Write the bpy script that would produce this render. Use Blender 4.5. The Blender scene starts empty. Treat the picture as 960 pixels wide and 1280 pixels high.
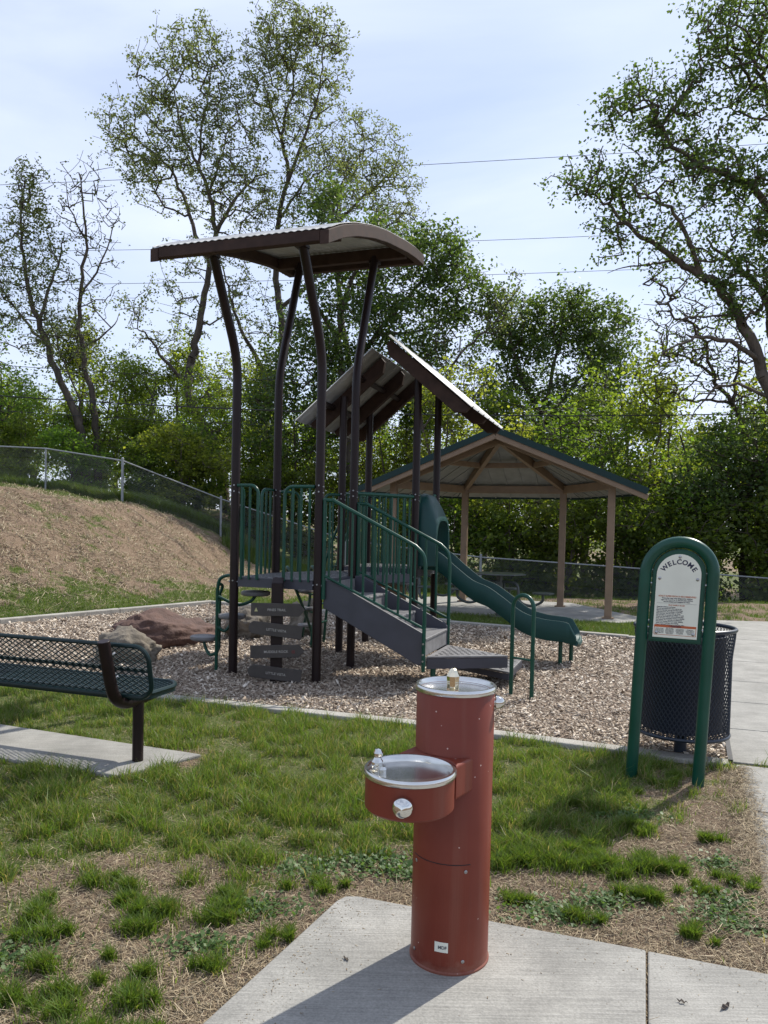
import bpy, math, random
import numpy as np
from mathutils import Vector, Matrix

R = math.radians
scene = bpy.context.scene
COL = scene.collection

# ------------------------------------------------------------------ camera
cam_d = bpy.data.cameras.new('camera')
cam = bpy.data.objects.new('camera', cam_d)
COL.objects.link(cam)
cam_d.sensor_fit = 'VERTICAL'
cam_d.sensor_height = 36.0
cam_d.lens = 36.0 * 961.0 / 1280.0
cam_d.shift_y = 0.0418
cam_d.clip_start = 0.05
cam_d.clip_end = 3000
CAM_ROLL = R(1.3)
cam.location = (0, 0, 1.52)
cam.rotation_euler = (Matrix.Rotation(R(88.0), 3, 'X') @ Matrix.Rotation(CAM_ROLL, 3, 'Z')).to_euler()
scene.camera = cam

# ------------------------------------------------------------------ sky, sun, exposure
SUN_EL, SUN_AZ = 47.5, 45.0            # azimuth clockwise from the camera's forward axis (+Y)
world = bpy.data.worlds.new('World')
scene.world = world
world.use_nodes = True
wn = world.node_tree.nodes; wl = world.node_tree.links
wn.clear()
w_out = wn.new('ShaderNodeOutputWorld')
w_bg = wn.new('ShaderNodeBackground')
w_sky = wn.new('ShaderNodeTexSky')
w_sky.sky_type = 'NISHITA'
w_sky.sun_disc = False
w_sky.sun_elevation = R(SUN_EL)
w_sky.sun_rotation = R(SUN_AZ)
w_sky.air_density = 1.0
w_sky.dust_density = 0.6
w_sky.ozone_density = 2.0
w_tc = wn.new('ShaderNodeTexCoord')
w_map = wn.new('ShaderNodeMapping'); w_map.inputs['Scale'].default_value = (1.0, 1.0, 3.4)
w_map.inputs['Rotation'].default_value = (0, R(12), R(25))
w_no = wn.new('ShaderNodeTexNoise'); w_no.inputs['Scale'].default_value = 1.5; w_no.inputs['Detail'].default_value = 7; w_no.inputs['Roughness'].default_value = 0.5
w_no.inputs['Distortion'].default_value = 0.5
w_rm = wn.new('ShaderNodeMapRange'); w_rm.inputs['From Min'].default_value = 0.36; w_rm.inputs['From Max'].default_value = 0.66
w_rm.inputs['To Min'].default_value = 0.40; w_rm.inputs['To Max'].default_value = 0.92
w_mix = wn.new('ShaderNodeMix'); w_mix.data_type = 'RGBA'
w_mix.inputs['B'].default_value = (6.1, 6.75, 8.5, 1)          # thin high cloud veil
wl.new(w_tc.outputs['Generated'], w_map.inputs['Vector']); wl.new(w_map.outputs['Vector'], w_no.inputs['Vector'])
wl.new(w_no.outputs['Fac'], w_rm.inputs['Value']); wl.new(w_rm.outputs['Result'], w_mix.inputs['Factor'])
wl.new(w_sky.outputs['Color'], w_mix.inputs['A']); wl.new(w_mix.outputs['Result'], w_bg.inputs['Color'])
w_bg.inputs['Strength'].default_value = 0.107
wl.new(w_bg.outputs['Background'], w_out.inputs['Surface'])

sun_d = bpy.data.lights.new('sun', 'SUN')
sun_d.energy = 4.0; sun_d.angle = R(0.53); sun_d.color = (1.0, 0.95, 0.86)
sun = bpy.data.objects.new('sun', sun_d)
COL.objects.link(sun)
to_sun = Vector((math.sin(R(SUN_AZ)) * math.cos(R(SUN_EL)), math.cos(R(SUN_AZ)) * math.cos(R(SUN_EL)), math.sin(R(SUN_EL))))
sun.rotation_euler = to_sun.to_track_quat('Z', 'Y').to_euler()
sun.location = (0, 0, 30)

scene.view_settings.view_transform = 'Standard'
scene.view_settings.look = 'None'
scene.view_settings.exposure = 0.52
scene.view_settings.gamma = 1.0
scene.view_settings.use_curve_mapping = False
scene.cycles.max_bounces = 8
scene.cycles.transparent_max_bounces = 16

# ------------------------------------------------------------------ noise for shapes
def _hash(ix, iy, iz, seed):
    h = (ix.astype(np.int64) * 374761393 + iy.astype(np.int64) * 668265263 + iz.astype(np.int64) * 2147483647 + seed * 1274126177) & 0x7fffffff
    h = ((h ^ (h >> 13)) * 1274126177) & 0x7fffffff
    h = (h ^ (h >> 16)) & 0xffff
    return h / 65535.0
def vnoise(x, y, z=None, seed=0):
    x = np.asarray(x, float); y = np.asarray(y, float)
    z = np.zeros_like(x) if z is None else np.asarray(z, float)
    ix, iy, iz = np.floor(x), np.floor(y), np.floor(z)
    fx, fy, fz = x - ix, y - iy, z - iz
    fx, fy, fz = [f * f * (3 - 2 * f) for f in (fx, fy, fz)]
    r = 0
    for dx in (0, 1):
        for dy in (0, 1):
            for dz in (0, 1):
                w = (fx if dx else 1 - fx) * (fy if dy else 1 - fy) * (fz if dz else 1 - fz)
                r = r + w * _hash(ix + dx, iy + dy, iz + dz, seed)
    return r
def fbm(x, y, z=None, octv=4, seed=0):
    s = 0; a = 0.5; t = 0
    z = np.zeros_like(np.asarray(x, float)) if z is None else z
    for k in range(octv):
        s = s + a * vnoise(np.asarray(x) * 2 ** k, np.asarray(y) * 2 ** k, np.asarray(z) * 2 ** k, seed + k * 17)
        t += a; a *= 0.5
    return s / t
def sstep(t):
    t = np.clip(t, 0, 1); return t * t * (3 - 2 * t)

# ------------------------------------------------------------------ materials
def new_mat(name):
    m = bpy.data.materials.new(name); m.use_nodes = True
    n = m.node_tree.nodes; l = m.node_tree.links
    return m, n, l, n['Principled BSDF']
def vary(n, l, bsdf, c1, c2, scale, detail=5, rough=None, coord='Object', stretch=None, dist=0.0):
    """base colour = noise between two of the surface's own colours"""
    tc = n.new('ShaderNodeTexCoord'); src = tc.outputs[coord]
    if stretch:
        mp = n.new('ShaderNodeMapping'); mp.inputs['Scale'].default_value = stretch
        l.new(src, mp.inputs['Vector']); src = mp.outputs['Vector']
    no = n.new('ShaderNodeTexNoise'); no.inputs['Scale'].default_value = scale; no.inputs['Detail'].default_value = detail
    no.inputs['Distortion'].default_value = dist
    l.new(src, no.inputs['Vector'])
    cr = n.new('ShaderNodeValToRGB'); cr.color_ramp.elements[0].position = 0.32; cr.color_ramp.elements[1].position = 0.68
    cr.color_ramp.elements[0].color = (*c1, 1); cr.color_ramp.elements[1].color = (*c2, 1)
    l.new(no.outputs['Fac'], cr.inputs['Fac'])
    if bsdf is not None: l.new(cr.outputs['Color'], bsdf.inputs['Base Color'])
    if rough:
        mr = n.new('ShaderNodeMapRange'); mr.inputs['To Min'].default_value = rough[0]; mr.inputs['To Max'].default_value = rough[1]
        l.new(no.outputs['Fac'], mr.inputs['Value']); l.new(mr.outputs['Result'], bsdf.inputs['Roughness'])
    return src, cr, no
def bump(n, l, bsdf, src, scale, strength, dist=0.01, detail=4):
    no = n.new('ShaderNodeTexNoise'); no.inputs['Scale'].default_value = scale; no.inputs['Detail'].default_value = detail
    l.new(src, no.inputs['Vector'])
    b = n.new('ShaderNodeBump'); b.inputs['Strength'].default_value = strength; b.inputs['Distance'].default_value = dist
    l.new(no.outputs['Fac'], b.inputs['Height']); l.new(b.outputs['Normal'], bsdf.inputs['Normal'])
    return b
def paint(name, c, rough=0.4, spec=0.5, wear=0.12, metal=0.0, scale=6, bmp=0.05):
    m, n, l, b = new_mat(name)
    c1 = tuple(max(0, v * (1 - wear)) for v in c); c2 = tuple(v * (1 + wear) for v in c)
    src, cr, no = vary(n, l, b, c1, c2, scale, rough=(rough - 0.08, rough + 0.1))
    b.inputs['Metallic'].default_value = metal
    b.inputs['Specular IOR Level'].default_value = spec
    bump(n, l, b, src, 180, bmp, 0.001)
    return m
M = {}
M['green'] = paint('green powder coat', (0.003, 0.055, 0.034), 0.33, spec=0.4)
M['green_dark'] = paint('dark green thermoplastic coat', (0.003, 0.017, 0.018), 0.38, spec=0.35)
M['navy_mesh'] = paint('blue black coated steel mesh', (0.012, 0.020, 0.034), 0.36)
M['brown_post'] = paint('dark brown powder coat', (0.016, 0.0085, 0.0085), 0.42, spec=0.25)
M['brown_beam'] = paint('wood brown plastic beam', (0.046, 0.028, 0.022), 0.75, spec=0.2, wear=0.25, scale=9)
M['tan_steel'] = paint('tan steel', (0.205, 0.138, 0.086), 0.5)
M['grey_deck'] = paint('grey coated deck', (0.17, 0.165, 0.165), 0.5, wear=0.2, scale=14)
M['grey_stringer'] = paint('slate grey painted steel', (0.048, 0.049, 0.063), 0.45)
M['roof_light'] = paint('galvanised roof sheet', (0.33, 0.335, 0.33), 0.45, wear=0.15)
M['soffit'] = paint('plain grey soffit sheet', (0.22, 0.225, 0.215), 0.5, wear=0.15)  # pavilion ceiling: one even grey, darker than the play roof sheet
M['green_roof'] = paint('dark green roof sheet', (0.005, 0.026, 0.026), 0.5, spec=0.3)
M['board'] = paint('charcoal brown recycled plastic board', (0.055, 0.047, 0.041), 0.7, wear=0.2)
M['board_edge'] = paint('grey board letters', (0.36, 0.34, 0.30), 0.6)
M['red_letter'] = paint('dull red letters', (0.16, 0.02, 0.02), 0.6)
M['yellow_mark'] = paint('pale yellow mark', (0.45, 0.42, 0.20), 0.6)
M['sign_white'] = paint('cream sign face', (0.70, 0.70, 0.60), 0.35, wear=0.05)
M['ink_navy'] = paint('navy ink', (0.02, 0.02, 0.05), 0.5)
M['ink_grey'] = paint('dark grey ink', (0.09, 0.09, 0.10), 0.5)
M['ink_orange'] = paint('orange ink', (0.45, 0.10, 0.03), 0.5)
M['steel_bolt'] = paint('zinc bolt', (0.35, 0.35, 0.36), 0.35, metal=1.0)
M['galv'] = paint('galvanised steel', (0.27, 0.285, 0.29), 0.6, metal=0.3)
M['galv_wire'] = paint('weathered galvanised wire', (0.17, 0.185, 0.18), 0.6, metal=0.2)
M['wire'] = paint('black cable', (0.02, 0.02, 0.022), 0.6)
M['black'] = paint('black plastic', (0.015, 0.015, 0.018), 0.5)
M['liner'] = paint('dark blue plastic liner', (0.010, 0.014, 0.028), 0.5)
M['table_top'] = paint('dark coated table steel', (0.06, 0.07, 0.065), 0.35)

def chrome(name, c, r, aniso=False):
    m, n, l, b = new_mat(name)
    vary(n, l, b, tuple(v * 0.93 for v in c), c, 25, rough=(r, r + 0.07))
    b.inputs['Metallic'].default_value = 1.0
    return m
M['chrome'] = chrome('polished chrome', (0.66, 0.65, 0.61), 0.05)
M['steel'] = chrome('brushed stainless steel', (0.66, 0.65, 0.62), 0.2)
M['brass'] = chrome('warm polished nickel', (0.78, 0.70, 0.52), 0.06)
M['steel_dark'] = chrome('brushed drain steel', (0.35, 0.35, 0.35), 0.35)

def mk_red():
    m, n, l, b = new_mat('brick red powder coat')
    src, cr, no = vary(n, l, b, (0.150, 0.029, 0.016), (0.182, 0.037, 0.021), 5, rough=(0.36, 0.50))
    b.inputs['Specular IOR Level'].default_value = 0.3
    # pale chips of missing paint
    vo = n.new('ShaderNodeTexVoronoi'); vo.inputs['Scale'].default_value = 22; l.new(src, vo.inputs['Vector'])
    no2 = n.new('ShaderNodeTexNoise'); no2.inputs['Scale'].default_value = 60; l.new(src, no2.inputs['Vector'])
    ma = n.new('ShaderNodeMath'); ma.operation = 'MULTIPLY_ADD'; ma.inputs[1].default_value = 0.10; l.new(no2.outputs['Fac'], ma.inputs[0]); l.new(vo.outputs['Distance'], ma.inputs[2])
    cmpn = n.new('ShaderNodeMath'); cmpn.operation = 'LESS_THAN'; cmpn.inputs[1].default_value = 0.104; l.new(ma.outputs[0], cmpn.inputs[0])
    mx = n.new('ShaderNodeMix'); mx.data_type = 'RGBA'; mx.inputs['B'].default_value = (0.55, 0.42, 0.36, 1)
    l.new(cmpn.outputs[0], mx.inputs['Factor']); l.new(cr.outputs['Color'], mx.inputs['A']); l.new(mx.outputs['Result'], b.inputs['Base Color'])
    # soil splashed on the foot, with a ragged outline, and faint dusty runs lower down
    sz = n.new('ShaderNodeSeparateXYZ'); l.new(src, sz.inputs[0])
    nd = n.new('ShaderNodeTexNoise'); nd.inputs['Scale'].default_value = 26; nd.inputs['Detail'].default_value = 8; nd.inputs['Roughness'].default_value = .7; l.new(src, nd.inputs['Vector'])
    h1 = n.new('ShaderNodeMath'); h1.operation = 'MULTIPLY_ADD'; h1.inputs[1].default_value = -.20; l.new(nd.outputs['Fac'], h1.inputs[0]); l.new(sz.outputs['Z'], h1.inputs[2])
    h2 = n.new('ShaderNodeMapRange'); h2.inputs['From Min'].default_value = -.10; h2.inputs['From Max'].default_value = -.055; h2.inputs['To Min'].default_value = .75; h2.inputs['To Max'].default_value = 0; l.new(h1.outputs[0], h2.inputs['Value'])
    mp = n.new('ShaderNodeMapping'); mp.inputs['Scale'].default_value = (16, 16, 1.1); l.new(src, mp.inputs['Vector'])
    n5 = n.new('ShaderNodeTexNoise'); n5.inputs['Scale'].default_value = 1.5; n5.inputs['Detail'].default_value = 6; l.new(mp.outputs['Vector'], n5.inputs['Vector'])
    h3 = n.new('ShaderNodeMapRange'); h3.inputs['From Min'].default_value = .52; h3.inputs['From Max'].default_value = .78; h3.inputs['To Max'].default_value = .38; l.new(n5.outputs['Fac'], h3.inputs['Value'])
    hm_ = n.new('ShaderNodeMath'); hm_.operation = 'MAXIMUM'; l.new(h2.outputs['Result'], hm_.inputs[0]); l.new(h3.outputs['Result'], hm_.inputs[1])
    m2 = n.new('ShaderNodeMix'); m2.data_type = 'RGBA'; m2.inputs['B'].default_value = (0.21, 0.085, 0.058, 1)
    l.new(hm_.outputs[0], m2.inputs['Factor']); l.new(mx.outputs['Result'], m2.inputs['A']); l.new(m2.outputs['Result'], b.inputs['Base Color'])
    bump(n, l, b, src, 220, 0.06, 0.001)
    return m
M['red'] = mk_red()

def mk_slide():
    m, n, l, b = new_mat('dark green moulded plastic')
    src, cr, no = vary(n, l, b, (0.002, 0.036, 0.031), (0.004, 0.047, 0.040), 4, rough=(0.38, 0.5))
    b.inputs['Specular IOR Level'].default_value = 0.35
    bump(n, l, b, src, 60, 0.05, 0.002)
    return m
M['slide'] = mk_slide()

def mk_concrete(name, c1, c2, broom=True):
    m, n, l, b = new_mat(name)
    src, cr, no = vary(n, l, b, c1, c2, 2.2, detail=8, rough=(0.8, 0.95))
    no2 = n.new('ShaderNodeTexNoise'); no2.inputs['Scale'].default_value = 130; no2.inputs['Detail'].default_value = 3; l.new(src, no2.inputs['Vector'])
    mr = n.new('ShaderNodeMapRange'); mr.inputs['From Min'].default_value = 0.3; mr.inputs['From Max'].default_value = 0.7; mr.inputs['To Min'].default_value = 0.80; mr.inputs['To Max'].default_value = 1.12
    l.new(no2.outputs['Fac'], mr.inputs['Value'])
    # broom strokes: noise stretched along the slab
    mp = n.new('ShaderNodeMapping'); mp.inputs['Rotation'].default_value = (0, 0, R(18.7)); mp.inputs['Scale'].default_value = (3, 150, 3)
    tc = n.new('ShaderNodeTexCoord'); l.new(tc.outputs['Object'], mp.inputs['Vector'])
    no3 = n.new('ShaderNodeTexNoise'); no3.inputs['Scale'].default_value = 1.0; no3.inputs['Detail'].default_value = 3; l.new(mp.outputs['Vector'], no3.inputs['Vector'])
    mr2 = n.new('ShaderNodeMapRange'); mr2.inputs['From Min'].default_value = 0.3; mr2.inputs['From Max'].default_value = 0.7; mr2.inputs['To Min'].default_value = 0.78; mr2.inputs['To Max'].default_value = 1.10
    l.new(no3.outputs['Fac'], mr2.inputs['Value'])
    mu = n.new('ShaderNodeMath'); mu.operation = 'MULTIPLY'; l.new(mr.outputs['Result'], mu.inputs[0]); l.new(mr2.outputs['Result'], mu.inputs[1])
    # old stains: larger blotches with their own outline
    no4 = n.new('ShaderNodeTexNoise'); no4.inputs['Scale'].default_value = 5.5; no4.inputs['Detail'].default_value = 9; no4.inputs['Roughness'].default_value = 0.65; l.new(src, no4.inputs['Vector'])
    mr4 = n.new('ShaderNodeMapRange'); mr4.inputs['From Min'].default_value = 0.35; mr4.inputs['From Max'].default_value = 0.62; mr4.inputs['To Min'].default_value = 0.82; mr4.inputs['To Max'].default_value = 1.03
    l.new(no4.outputs['Fac'], mr4.inputs['Value'])
    mu2 = n.new('ShaderNodeMath'); mu2.operation = 'MULTIPLY'; l.new(mu.outputs[0], mu2.inputs[0]); l.new(mr4.outputs['Result'], mu2.inputs[1])
    vm = n.new('ShaderNodeVectorMath'); vm.operation = 'SCALE'
    l.new(cr.outputs['Color'], vm.inputs[0]); l.new(mu2.outputs[0], vm.inputs['Scale']); l.new(vm.outputs['Vector'], b.inputs['Base Color'])
    bp = n.new('ShaderNodeBump'); bp.inputs['Strength'].default_value = 0.5; bp.inputs['Distance'].default_value = 0.0035
    l.new(mu.outputs[0], bp.inputs['Height']); l.new(bp.outputs['Normal'], b.inputs['Normal'])
    return m
M['concrete'] = mk_concrete('broom finished concrete', (0.25, 0.243, 0.218), (0.35, 0.338, 0.305))
M['kerb'] = mk_concrete('kerb concrete', (0.33, 0.31, 0.27), (0.43, 0.41, 0.36))

def mk_rand(name, cols, rough=0.85, trans=0.0, tcol=None, objvar=0.0, spec=0.3):
    """colour picked per piece from the mesh attribute 'rnd' (each blade, leaf or chip has a colour of its own)"""
    m, n, l, b = new_mat(name)
    at = n.new('ShaderNodeAttribute'); at.attribute_name = 'rnd'
    cr = n.new('ShaderNodeValToRGB'); el = cr.color_ramp.elements
    el[0].position = 0; el[0].color = (*cols[0], 1); el[1].position = 1; el[1].color = (*cols[-1], 1)
    for i, c in enumerate(cols[1:-1]):
        e = el.new((i + 1) / (len(cols) - 1)); e.color = (*c, 1)
    l.new(at.outputs['Fac'], cr.inputs['Fac'])
    col = cr.outputs['Color']
    if objvar:
        oi = n.new('ShaderNodeObjectInfo'); hs = n.new('ShaderNodeHueSaturation')
        mh = n.new('ShaderNodeMapRange'); mh.inputs['To Min'].default_value = 0.5 - 0.02 * objvar; mh.inputs['To Max'].default_value = 0.5 + 0.035 * objvar
        mv = n.new('ShaderNodeMapRange'); mv.inputs['To Min'].default_value = 1 - 0.35 * objvar; mv.inputs['To Max'].default_value = 1 + 0.15 * objvar
        wn_ = n.new('ShaderNodeTexWhiteNoise'); wn_.noise_dimensions = '1D'
        l.new(oi.outputs['Random'], mh.inputs['Value']); l.new(oi.outputs['Random'], wn_.inputs['W']); l.new(wn_.outputs['Value'], mv.inputs['Value'])
        l.new(mh.outputs['Result'], hs.inputs['Hue']); l.new(mv.outputs['Result'], hs.inputs['Value']); l.new(col, hs.inputs['Color']); col = hs.outputs['Color']
    l.new(col, b.inputs['Base Color'])
    b.inputs['Roughness'].default_value = rough; b.inputs['Specular IOR Level'].default_value = spec
    if trans:
        tr = n.new('ShaderNodeBsdfTranslucent'); mx = n.new('ShaderNodeMixShader'); mx.inputs[0].default_value = trans
        tm = n.new('ShaderNodeMix'); tm.data_type = 'RGBA'; tm.blend_type = 'MULTIPLY'; tm.inputs['Factor'].default_value = 1
        tm.inputs['B'].default_value = (*(tcol or (1.9, 1.9, 0.8)), 1); l.new(col, tm.inputs['A']); l.new(tm.outputs['Result'], tr.inputs['Color'])
        l.new(b.outputs['BSDF'], mx.inputs[1]); l.new(tr.outputs['BSDF'], mx.inputs[2]); l.new(mx.outputs[0], n['Material Output'].inputs['Surface'])
    return m
M['leaf_young'] = mk_rand('young leaves', [(0.075, 0.10, 0.040), (0.13, 0.16, 0.068), (0.19, 0.215, 0.11)], 0.6, 0.45, (1.8, 1.8, 0.9))
M['leaf_dark'] = mk_rand('maple leaves', [(0.042, 0.072, 0.026), (0.072, 0.112, 0.036), (0.12, 0.17, 0.055)], 0.5, 0.45, (2.1, 2.1, 0.9))
M['leaf_mid'] = mk_rand('mixed green leaves', [(0.070, 0.105, 0.024), (0.115, 0.160, 0.034), (0.19, 0.235, 0.06)], 0.55, 0.60, (2.3, 2.2, 0.8), objvar=1.0)
M['grass_blade'] = mk_rand('grass blades', [(0.33, 0.27, 0.16), (0.14, 0.155, 0.045), (0.075, 0.125, 0.020), (0.10, 0.17, 0.026), (0.18, 0.255, 0.06)], 0.45, 0.40, (1.8, 1.8, 0.8))
M['grass_far'] = mk_rand('rough grass', [(0.24, 0.20, 0.10), (0.08, 0.12, 0.028), (0.10, 0.15, 0.03), (0.15, 0.20, 0.05)], 0.6, 0.3, (1.6, 1.7, 0.7))
M['weed'] = mk_rand('broad weed leaves', [(0.05, 0.10, 0.03), (0.09, 0.15, 0.045), (0.14, 0.20, 0.08)], 0.5, 0.35, (1.7, 1.8, 0.8))
M['straw'] = mk_rand('dry straw', [(0.16, 0.115, 0.07), (0.31, 0.245, 0.155), (0.52, 0.44, 0.30)], 0.8)
M['chips'] = mk_rand('wood chips', [(0.10, 0.07, 0.05), (0.29, 0.225, 0.165), (0.46, 0.385, 0.30), (0.70, 0.63, 0.53)], 0.85)

def mk_bark(name, c1, c2):
    m, n, l, b = new_mat(name)
    src, cr, no = vary(n, l, b, c1, c2, 7, detail=8, rough=(0.8, 0.95), stretch=(1, 1, 0.25))
    bump(n, l, b, src, 14, 0.9, 0.03)
    return m
M['bark'] = mk_bark('grey brown bark', (0.045, 0.034, 0.026), (0.11, 0.088, 0.068))

def mk_rock(name, c1, c2):
    m, n, l, b = new_mat(name)
    src, cr, no = vary(n, l, b, c1, c2, 6, detail=9, rough=(0.8, 0.95), dist=0.6)
    bump(n, l, b, src, 22, 0.7, 0.02, 8)
    return m
M['rock_red'] = mk_rock('red sandstone', (0.070, 0.038, 0.030), (0.130, 0.075, 0.058))
M['rock_grey'] = mk_rock('tan grey stone', (0.095, 0.08, 0.06), (0.20, 0.17, 0.13))

def mk_ground():
    m, n, l, b = new_mat('turf and bare soil')
    tc = n.new('ShaderNodeTexCoord')
    def noise(scale, detail=6, rough=0.6):
        no = n.new('ShaderNodeTexNoise'); no.inputs['Scale'].default_value = scale; no.inputs['Detail'].default_value = detail; no.inputs['Roughness'].default_value = rough
        l.new(tc.outputs['Object'], no.inputs['Vector']); return no
    def ramp(src, *stops):
        cr = n.new('ShaderNodeValToRGB'); el = cr.color_ramp.elements
        el[0].position = stops[0][0]; el[0].color = (*stops[0][1], 1); el[1].position = stops[-1][0]; el[1].color = (*stops[-1][1], 1)
        for p, c in stops[1:-1]:
            e = el.new(p); e.color = (*c, 1)
        l.new(src, cr.inputs['Fac']); return cr
    soil = ramp(noise(45, 8, 0.75).outputs['Fac'], (0.30, (0.075, 0.050, 0.034)), (0.46, (0.165, 0.115, 0.078)), (0.60, (0.27, 0.20, 0.14)), (0.75, (0.42, 0.34, 0.25)))
    turf = ramp(noise(60, 6, 0.7).outputs['Fac'], (0.30, (0.045, 0.065, 0.018)), (0.50, (0.095, 0.12, 0.035)), (0.70, (0.22, 0.20, 0.095)))
    at = n.new('ShaderNodeAttribute'); at.attribute_name = 'green'
    n2 = noise(9, 5, 0.7)
    ma = n.new('ShaderNodeMath'); ma.operation = 'MULTIPLY_ADD'; ma.inputs[1].default_value = 0.8; ma.inputs[2].default_value = -0.4; l.new(n2.outputs['Fac'], ma.inputs[0])
    ad = n.new('ShaderNodeMath'); ad.operation = 'ADD'; l.new(ma.outputs[0], ad.inputs[0]); l.new(at.outputs['Fac'], ad.inputs[1])
    mr = n.new('ShaderNodeMapRange'); mr.inputs['From Min'].default_value = 0.3; mr.inputs['From Max'].default_value = 0.75; l.new(ad.outputs[0], mr.inputs['Value'])
    mx = n.new('ShaderNodeMix'); mx.data_type = 'RGBA'; l.new(mr.outputs['Result'], mx.inputs['Factor']); l.new(soil.outputs['Color'], mx.inputs['A']); l.new(turf.outputs['Color'], mx.inputs['B'])
    l.new(mx.outputs['Result'], b.inputs['Base Color']); b.inputs['Roughness'].default_value = 0.95; b.inputs['Specular IOR Level'].default_value = 0.15
    n3 = noise(30, 8, 0.75); bp = n.new('ShaderNodeBump'); bp.inputs['Strength'].default_value = 0.9; bp.inputs['Distance'].default_value = 0.03
    l.new(n3.outputs['Fac'], bp.inputs['Height']); l.new(bp.outputs['Normal'], b.inputs['Normal'])
    return m
M['ground'] = mk_ground()
def mk_chipbed():
    m, n, l, b = new_mat('wood chip bed')
    tc = n.new('ShaderNodeTexCoord'); vo = n.new('ShaderNodeTexVoronoi'); vo.inputs['Scale'].default_value = 38; l.new(tc.outputs['Object'], vo.inputs['Vector'])
    cr = n.new('ShaderNodeValToRGB'); el = cr.color_ramp.elements; el[0].color = (0.06, 0.04, 0.028, 1); el[1].color = (0.36, 0.28, 0.21, 1)
    e = el.new(0.5); e.color = (0.19, 0.135, 0.095, 1)
    sp = n.new('ShaderNodeSeparateColor'); l.new(vo.outputs['Color'], sp.inputs[0]); l.new(sp.outputs[0], cr.inputs['Fac']); l.new(cr.outputs['Color'], b.inputs['Base Color'])
    b.inputs['Roughness'].default_value = 0.95
    bp = n.new('ShaderNodeBump'); bp.inputs['Distance'].default_value = 0.02; l.new(sp.outputs[1], bp.inputs['Height']); l.new(bp.outputs['Normal'], b.inputs['Normal'])
    return m
M['chipbed'] = mk_chipbed()

# ------------------------------------------------------------------ object helpers
def tag(o, label=None, cat=None, group=None, kind=None):
    if label: o['label'] = label
    if cat: o['category'] = cat
    if group: o['group'] = group
    if kind: o['kind'] = kind
    return o
def empty(name, loc, rz=0.0, label=None, cat=None, group=None):
    o = bpy.data.objects.new(name, None); COL.objects.link(o); o.empty_display_size = 0.2
    o.location = loc; o.rotation_euler = (0, 0, rz)
    return tag(o, label, cat, group)
def link_mesh(name, me, mat, parent=None, smooth=False):
    if mat is not None and len(me.materials) == 0: me.materials.append(mat)
    if smooth: me.polygons.foreach_set('use_smooth', np.ones(len(me.polygons), bool))
    o = bpy.data.objects.new(name, me); COL.objects.link(o)
    if parent is not None: o.parent = parent
    return o
def np_mesh(name, V, F, rnd=None):
    """V (n,3), F list of arrays (m,k)"""
    if not isinstance(F, (list, tuple)): F = [F]
    me = bpy.data.meshes.new(name)
    V = np.asarray(V, np.float32)
    me.vertices.add(len(V)); me.vertices.foreach_set('co', V.ravel())
    nl = sum(f.size for f in F); npol = sum(len(f) for f in F)
    me.loops.add(nl); me.polygons.add(npol)
    me.loops.foreach_set('vertex_index', np.concatenate([f.ravel() for f in F]).astype(np.int32))
    sizes = np.concatenate([np.full(len(f), f.shape[1]) for f in F])
    st = np.concatenate([[0], np.cumsum(sizes)[:-1]]).astype(np.int32)
    me.polygons.foreach_set('loop_start', st)
    me.update(calc_edges=True)
    if rnd is not None:
        a = me.attributes.new('rnd', 'FLOAT', 'FACE'); a.data.foreach_set('value', np.asarray(rnd, np.float32))
    return me

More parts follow.
